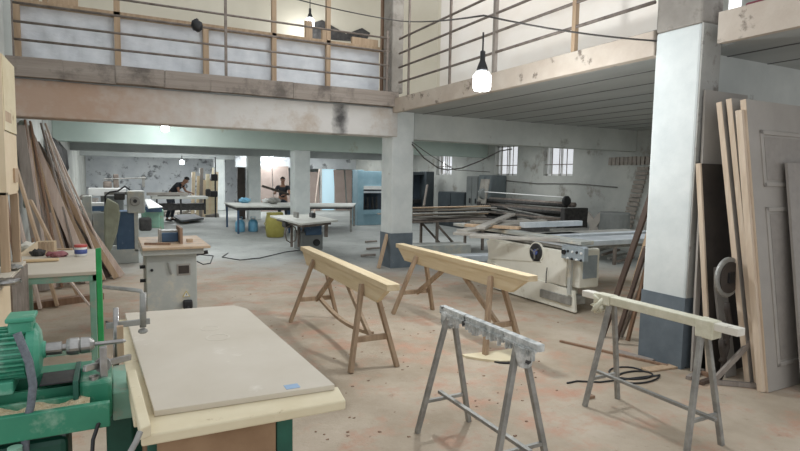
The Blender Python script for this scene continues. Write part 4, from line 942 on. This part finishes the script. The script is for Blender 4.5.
# plank leaning on the middle pillar
pf, pt = onZ(376, 268), V((CX0-.06, 8.78, 1.0))
leaning(V((4.12, 8.75, 0)), V((CX0-.03, 8.85, .62)), .10, .03, 'tanwood', 'short tan plank leaning on the left side of the middle pillar', name='short_plank')
for k, (px, py) in enumerate([(371, 243), (373, 250), (368, 257)]):
    c = onZ(px, py); tag(MB().bar(c+V((-.14, .05, .03)), c+V((.14, -.06, .05)), .08, .04).build('wood_scrap', M['greywood']), 'small wood scrap on the floor left of the middle pillar', 'scrap', 'scraps left of the middle pillar')

# ================================================================== PLANKS AT THE BIG PILLAR
for i, (m, fx, fy, tx, tz, wd, lb) in enumerate([
    ('darkwood', 4.44, 4.0, 4.40, 1.5, .055, 'dark brown plank leaning on the back of the big pillar, foremost of its bundle'),
    ('tanwood', 4.52, 3.88, 4.44, 1.30, .03, 'tan batten right of the dark plank behind the big pillar'),
    ('brownwood', 4.58, 3.8, 4.48, 1.15, .035, 'brown batten behind the big pillar'),
    ('greywood', 4.62, 3.92, 4.50, .95, .035, 'short grey batten behind the big pillar'),
    ('darkwood', 4.38, 3.78, 4.36, 1.0, .04, 'short dark batten at the foot of the big pillar')]):
    leaning(V((fx, fy, .0)), V((tx, 3.47, tz)), wd, .03, m, lb, name='leaning_plank', cat='plank')

# ================================================================== DOORS LEANING ON THE SIDE WALL
def leanY(x0, x1, yb, yt, h, th, z0=0):           # upright slab leaning back towards +Y; returns transform helper
    ang = math.atan2(yt-yb, h)
    U = V((0, math.sin(ang), math.cos(ang))); Nn = V((0, -math.cos(ang), math.sin(ang)))
    def at(x, u, n=0): return V((x, yb, z0))+U*u+Nn*n
    return at
def board_at(mb, at, x0, x1, u0, u1, n0, n1):
    v = [at(x, u, n) for n in (n0, n1) for x, u in ((x0, u0), (x1, u0), (x1, u1), (x0, u1))]
    return mb._add(v, [(3, 2, 1, 0), (4, 5, 6, 7), (0, 1, 5, 4), (1, 2, 6, 5), (2, 3, 7, 6), (3, 0, 4, 7)])
def door_panel(x0, x1, yb, yt, h, label, skew=0, front=True):
    at0 = leanY(x0, x1, yb, yt, h, .045)
    at = lambda x, u, n=0: at0(x-skew*(u/h), u, n)
    r = T('door_leaf', label, 'door', (x0, yb, 0))
    board_at(MB(), at, x0+.004, x1, 0, h, 0, .042).build('leaf', M['taupe'], r)
    board_at(MB(), at, x0, x0+.008, 0, h, -.002, .04).build('edge_strip', M['doorwood'], r)
    if front:
        wd = x1-x0
        for (a, b, c, d) in ((.15, .84, h*.706, h*.90), (.15, .84, h*.08, h*.635)):
            fa, fb = x0+wd*a, x0+wd*b
            g = MB()
            for (p0, p1, q0, q1) in ((fa, fb, c, c+.035), (fa, fb, d-.035, d), (fa, fa+.035, c, d), (fb-.035, fb, c, d)): board_at(g, at, p0, p1, q0, q1, .04, .054)
            m_ = g.build('moulding', M['taupe'], r, .006)
            board_at(MB(), at, fa+.05, fb-.05, c+.05, d-.05, .04, .046).build('panel_field', M['taupe2'], r)
    return r
door_panel(4.43, 5.37, 2.40, 2.62, 2.24, 'taupe panelled door, frontmost of the doors leaning at right', skew=.18)
at0 = leanY(0, 0, 2.42, 2.64, 2.24, .02); at = lambda x, u, n=0: at0(x-.18*u/2.24, u, n)
tag(board_at(MB(), at, 4.395, 4.428, 0, 2.16, -.005, .045).build('edge_batten', M['doorwood'], bevel=.002), 'wide pale batten leaning along the left edge of the front door', 'batten')
for i, (yb, lb) in enumerate([(2.535, 'second door in the leaning stack, only its pale edge and top corner showing'), (2.60, 'rearmost door in the leaning stack, next to the dark board')]):
    door_panel(4.455-.02*i, 5.33, yb-.06, yb+.22, [2.27, 2.25][i], lb, skew=.17, front=False)
p0 = leanY(0, 0, 2.25, 2.5, 1.8, .02)
at = p0
qd = onY(798, 162, 2.4)
tag(board_at(MB(), at, qd.x, qd.x+.6, 0, qd.z+.01, 0, .02).build('dark_sheet', M['taupe2']), 'darker taupe sheet leaning in front of the panelled door at the right edge', 'sheet')
at1 = leanY(0, 0, 2.82, 2.94, 1.72, .02); at = lambda x, u, n=0: at1(x-.13*u/1.75, u, n)
r = T('dark_board', 'dark brown sheet leaning between the big pillar and the doors', 'board', (4.8, 2.9, 0))
board_at(MB(), at, 4.40, 4.95, 0, 1.76, 0, .018).build('sheet', M['darkpl'], r); board_at(MB(), at, 4.38, 4.40, 0, 1.76, -.01, .03).build('edge', M['doorwood'], r)
at = leanY(0, 0, 2.93, 2.965, 2.3, .02)
tag(board_at(MB(), at, 4.33, 4.9, 0, 2.36, -.01, .008).build('grey_sheet', M['taupe']), 'tall grey taupe sheet standing against the wall behind the dark board', 'sheet')
# round disc, frames, strips leaning
cw = onY(727, 277, 2.66)
r = T('round_disc', 'grey round machine disc with a dark square centre by the door stack', 'disc', cw-V((0, 0, .17)))
MB().lathe(cw+V((0, -.02, 0)), [(.15, 0), (.16, .006), (.16, .022), (.13, .026)], 28, 'y').build('rim', M['galv'], r); MB().lathe(cw+V((0, -.028, 0)), [(.125, 0), (.125, .006)], 28, 'y').build('face', M['darkpl'], r)
MB().box(cw.x-.035, cw.x+.035, cw.y-.04, cw.y-.028, -.04+cw.z, .04+cw.z).build('centre_square', M['black'], r)
for i, (x, h, m, lb) in enumerate([(4.44, .98, 'taupe', 'grey brown narrow door panel at the foot of the big pillar'), (4.56, .78, 'paleboard', 'thin white frame strip leaning by the big pillar')]):
    at = leanY(0, 0, 2.72+.04*i, 2.9, h, .02)
    tag(board_at(MB(), at, x, x+(.15 if i == 0 else .035), 0, h, 0, .02).build('narrow_panel', M[m]), lb, 'panel')
r = T('angled_frame', 'triangular wooden frame propped on the floor before the door stack', 'frame', (4.45, 2.6, 0))
for a, b in (((4.22, 2.66, .02), (4.50, 2.42, .02)), ((4.22, 2.66, .03), (4.50, 2.5, .42)), ((4.50, 2.44, .0), (4.50, 2.5, .44))): MB().bar(a, b, .03, .035).build('rail', M['greywood'], r)
for k in range(3):
    c = V((cw.x+.02*k-.02, 2.66, .18+.15*k)); tag(MB().tube([c+V((0.02*math.sin(t), .0, -.16))+V((.05*math.sin(t*.5), 0, .055*t)) for t in range(7)], .022, 8).build('curved_part', M['darkpl'], smooth=True), 'dark curved wooden part hanging by the door stack', 'part', 'dark curved parts by the door stack')
tag(MB().box(4.39, 4.50, 2.9, 2.93, .0, .72).build('black_offcut', M['black']), 'black board standing right against the grey base of the big pillar', 'board')

# ================================================================== FLOOR CLUTTER
def floorbar(p, q, w, th, m, name, label, cat):
    a, b = onZ(*p), onZ(*q); a.z = b.z = th/2+.001
    return tag(MB().bar(a, b, w, th).build(name, M[m], bevel=.002), label, cat)
floorbar((560, 342), (668, 367), .03, .02, 'brownwood', 'floor_lath', 'long thin lath on the floor left of the big pillar', 'lath')
floorbar((616, 352), (652, 362), .10, .015, 'greywood', 'flat_board', 'flat grey board at the foot of the leaning planks', 'board')
floorbar((645, 371), (680, 366), .09, .015, 'tanwood', 'flat_board', 'short tan board on the floor before the grey pillar base', 'board')
for k, (a, b, m, lb) in enumerate([((688, 380), (703, 372), 'greywood', 'grey'), ((694, 372), (712, 378), 'brownwood', 'brown'), ((700, 385), (714, 380), 'darkwood', 'dark')]):
    floorbar(a, b, .04, .03, m, 'wood_scrap', lb+' wood scrap between the pillar and the leaning doors', 'scrap')
c = onZ(590, 398); tag(MB().box(c.x-.03, c.x+.03, c.y-.02, c.y+.02, 0, .02).build('wood_chip', M['brownwood']), 'tiny brown offcut by the left leg of the taped sawhorse', 'offcut')
pts = []
for k in range(40):
    t = k/39*2*math.pi*1.9; cx, cy = 640-14*(k/39), 375+3*math.sin(t*.5)
    pts.append(onZ(cx+20*math.cos(t), cy+6*math.sin(t), .008))
pts = [onZ(567, 383, .008), onZ(577, 381, .008), onZ(600, 382, .008)]+pts
tag(MB().tube(pts, .007, 6).build('floor_cable', M['black'], smooth=True), 'dark cable coiled on the floor behind the taped sawhorse', 'cable')
tag(MB().tube([onZ(683+7*math.cos(t*.6), 361+7*math.sin(t*.6), .01) for t in range(12)], .006, 6).build('wire_ring', M['junk'], smooth=True), 'small wire ring on the floor at the pillar corner', 'wire')
cc = onZ(494, 350); 
r = T('round_offcut', 'crescent shaped board offcut lying under the wooden sawhorse by the saw', 'offcut', (cc.x, cc.y, 0))
A, B = onZ(465, 358), onZ(528, 351)
n = 14; mid = (A+B)/2; d = B-A; per = V((d.y, -d.x, 0)).normalized()
arc = [A+d*(k/n)+per*(.24*math.sin(math.pi*k/n)) for k in range(n+1)]
MB().prism([(p.x, p.y) for p in arc]+[((B+d*.0).x, B.y+.05), (A.x, A.y+.05)], 'z', .0, .02).build('board', M['creamwood'], r)
MB().prism([(p.x+.02, p.y-.045) for p in arc[4:]]+[(p.x, p.y-.0) for p in arc[4:][::-1]], 'z', .0, .012).build('dark_edge', M['black'], r)
c = onZ(347, 289); lump((c.x+.1, c.y, 0), .07, .05, .06, 'tanwood', 'wood_chunk', 'wood chunk on the floor right of the first wooden sawhorse', 'scrap', .01)
g = MB()
for k in range(150):
    px, py = random.uniform(230, 560), random.uniform(262, 440); c = onZ(px, py)
    s = random.uniform(.004, .010); g.box(c.x-s, c.x+s, c.y-s*.6, c.y+s*.6, 0, s*.5)
g = g.build('wood_crumbs', M['brownwood'], jit=.003); tag(g, 'small crumbs of wood scattered over the dusty floor', 'debris', kind='stuff')

# ================================================================== PEOPLE
def skinmesh(name, chains, m, parent, root=0, sub=2):
    verts, rad, edges, idx = [], [], [], {}
    for ch in chains:
        prev = None
        for (k, p, r) in ch:
            if k is None or k not in idx:
                verts.append(p); rad.append(r); i = len(verts)-1
                if k is not None: idx[k] = i
            else: i = idx[k]
            if prev is not None: edges.append((prev, i))
            prev = i
    me = bpy.data.meshes.new(name); me.from_pydata([V(v) for v in verts], edges, []); me.materials.append(m)
    o = bpy.data.objects.new(name, me); COL.objects.link(o)
    if parent: o.parent = parent
    sk = o.modifiers.new('skin', 'SKIN'); sk.use_smooth_shade = True
    for i, d in enumerate(me.skin_vertices[0].data):
        rr = rad[i]; d.radius = rr if isinstance(rr, tuple) else (rr, rr); d.use_root = (i == root)
    o.modifiers.new('smooth', 'SUBSURF').levels = sub; o.modifiers['smooth'].render_levels = sub
    return o
def person(label, loc, rz, J, shirt, scale=1., sleeve=.55):
    hd, nk, cst, plv = V(J['head']), V(J['neck']), V(J['chest']), V(J['pelvis'])
    ch = [[('p', plv, (.15, .11)), ('b', (plv+cst)/2, (.14, .10)), ('c', cst, (.16, .11)), ('n', nk, .058), ('h0', nk.lerp(hd, .6), (.062, .07)), ('h1', hd, (.076, .092)), ('h2', hd+(hd-nk).normalized()*.09, (.055, .07))]]
    shc = [[('p', plv+V((0, 0, .0)), (.165, .125)), ('b', (plv+cst)/2, (.155, .115)), ('c', cst, (.172, .122)), ('n0', cst.lerp(nk, .75), (.085, .08))]]
    tr = [[('p', plv+V((0, 0, .06)), (.162, .12)), ('q', plv-V((0, 0, .03)), (.165, .125))]]; sho = []
    for s_ in (1, -1):
        k = 'R' if s_ == 1 else 'L'
        sh, el, wr = V(J['sh'+k]), V(J['el'+k]), V(J['wr'+k])
        d = (wr-el).normalized(); side = d.cross(V((0, 0, 1))).normalized()*s_; dn = d.cross(side)
        if dn.z > 0: dn = -dn
        palm = wr+d*.06; kn = wr+d*.095
        ch.append([('c', cst, 0), (k+'s', sh, .058), (k+'u', sh.lerp(el, .5), .047), (k+'e', el, .038), (k+'f', el.lerp(wr, .35), .038), (k+'w', wr, (.026, .022)), (k+'pm', palm, (.038, .018))])
        for f, (off, ln) in enumerate([(-.030, .062), (-.010, .074), (.010, .070), (.029, .055)]):
            b0 = kn+side*off; m1 = b0+d*ln*.55+dn*.008; t1 = b0+d*ln*.85+dn*ln*.5
            ch.append([(k+'pm', palm, 0), (None, b0, .0098), (None, m1, .0088), (None, t1, .0075)])
        tb_ = wr+d*.03-side*.035
        ch.append([(k+'w', wr, 0), (None, tb_, .012), (None, tb_+d*.035-side*.012+dn*.01, .010), (None, tb_+d*.055-side*.004+dn*.025, .0085)])
        shc.append([('c', cst, 0), (k+'s', sh, .072), (k+'u', sh.lerp(el, sleeve), .062)] + ([(k+'v', sh.lerp(el, .95), .052)] if sleeve > .8 else []))
        hp, kne, an = V(J['hp'+k]), V(J['kn'+k]), V(J['an'+k]); fw = V(J.get('fw', (0, -1, 0)))
        ch.append([('p', plv, 0), (k+'h', hp, .088), (k+'k', kne, .056), (k+'cl', kne.lerp(an, .35), .054), (k+'a', an, .036), (k+'t', an+fw*.13-V((0, 0, .05)), (.036, .024))])
        tr.append([('q', plv, 0), (k+'h', hp, .098), (k+'k', kne, .07), (k+'a', an+V((0, 0, .03)), .058)])
        sho.append([(None, an+V((0, 0, -.02))-fw*.05, (.042, .045)), (None, an+fw*.04-V((0, 0, .04)), (.045, .04)), (None, an+fw*.17-V((0, 0, .055)), (.042, .028))])
    b = skinmesh('person', ch, M['skin'], None)
    tag(b, label, 'person')
    skinmesh('shirt', shc, M[shirt], b); skinmesh('trousers', tr, M['trouser'], b)
    for q in sho: skinmesh('shoe', [q], M['black'], b)
    # face and hair
    up = (hd-nk).normalized(); fw = V(J['look']).normalized(); fw = (fw-up*fw.dot(up)).normalized(); sd = fw.cross(up)
    def ell(name, c, r3, m, ax=None):
        g = MB(); bmesh.ops.create_icosphere(g.bm, subdivisions=3, radius=1)
        for v in g.bm.verts: v.co = c+sd*v.co.x*r3[0]+fw*v.co.y*r3[1]+up*v.co.z*r3[2]
        return g.build(name, M[m], b, smooth=True)
    hc = hd+up*.035
    g = MB(); bmesh.ops.create_icosphere(g.bm, subdivisions=3, radius=1)
    bmesh.ops.delete(g.bm, geom=[v for v in g.bm.verts if v.co.z < -.1+.75*max(0, v.co.y)], context='VERTS')
    for v in g.bm.verts: v.co = hc+sd*v.co.x*.087+fw*(v.co.y*.10-.008)+up*v.co.z*.108
    g.build('hair', M['hair'], b, smooth=True)
    for s_ in (1, -1):
        ell('eye', hc+sd*s_*.032+fw*.082+up*-.01, (.012, .008, .008), 'white'); ell('ear', hc+sd*s_*.08-up*.02, (.012, .022, .032), 'skin')
        ell('eyebrow', hc+sd*s_*.032+fw*.087+up*.012, (.018, .005, .004), 'hair')
        ell('pupil', hc+sd*s_*.032+fw*.089+up*-.01, (.005, .004, .006), 'black')
    ell('nose', hc+fw*.092-up*.03, (.012, .018, .022), 'skin'); ell('mouth', hc+fw*.084-up*.062, (.024, .006, .006), 'clothred')
    b.location = loc; b.rotation_euler = (0, 0, rz); b.scale = (scale,)*3
    return b
J1 = dict(head=(0, -.06, 1.60), neck=(0, -.03, 1.46), chest=(0, 0, 1.27), pelvis=(0, 0, .94), look=(-.3, -1, -.25),
    shR=(.19, 0, 1.39), elR=(.25, -.13, 1.12), wrR=(.09, -.36, 1.10), shL=(-.19, 0, 1.39), elL=(-.27, -.15, 1.13), wrL=(-.24, -.40, 1.16),
    hpR=(.1, 0, .88), knR=(.12, -.03, .49), anR=(.13, .02, .1), hpL=(-.1, 0, .88), knL=(-.12, -.03, .49), anL=(-.14, .02, .1))
p = onY(283.5, 181, 17.85)
person('person in a black T-shirt standing behind the large pale table holding a dark bar', (p.x-.02, p.y, 0), math.radians(-22), J1, 'shirt', .90)
pz = p.x-.02
tag(MB().bar((pz-.78, 17.42, 1.27), (pz+.1, 17.50, 1.00), .05, .07).build('dark_bar', M['darkpl'], bevel=.005), 'dark bar held out by the person in the black T-shirt', 'bar')
J2 = dict(head=(0, -.50, 1.38), neck=(0, -.40, 1.28), chest=(0, -.24, 1.17), pelvis=(0, .05, .92), look=(0, -.7, -.8),
    shR=(.19, -.28, 1.27), elR=(.24, -.40, 1.02), wrR=(.12, -.60, .98), shL=(-.19, -.28, 1.27), elL=(-.24, -.36, 1.00), wrL=(-.14, -.56, .96),
    hpR=(.1, .05, .87), knR=(.12, -.03, .49), anR=(.13, .06, .1), hpL=(-.1, .05, .87), knL=(-.12, .0, .49), anL=(-.14, .1, .1))
p = onY(176, 190, 20.0)
person('person in a dark shirt bending over the long bench below the far bulb', (p.x-.15, 20.0, 0), math.radians(62), J2, 'shirt', 1.0, .5)

# grey offcuts heaped along the left wall behind the laths
for k in range(14):
    a = random.uniform(-.6, .6); c = V((-.55+random.uniform(-.12, .2), 14.4+random.uniform(-.5, .5), .05+.075*k)); d = V((math.sin(a)*.5, math.cos(a), random.uniform(-.05, .05)))*random.uniform(.4, .7)
    tag(MB().bar(c-d, c+d, .16, .06).build('grey_offcut', M['greywood'], bevel=.004), 'grey offcut in the heap by the left wall behind the box head machine', 'offcut', 'heap of grey offcuts by the left wall')
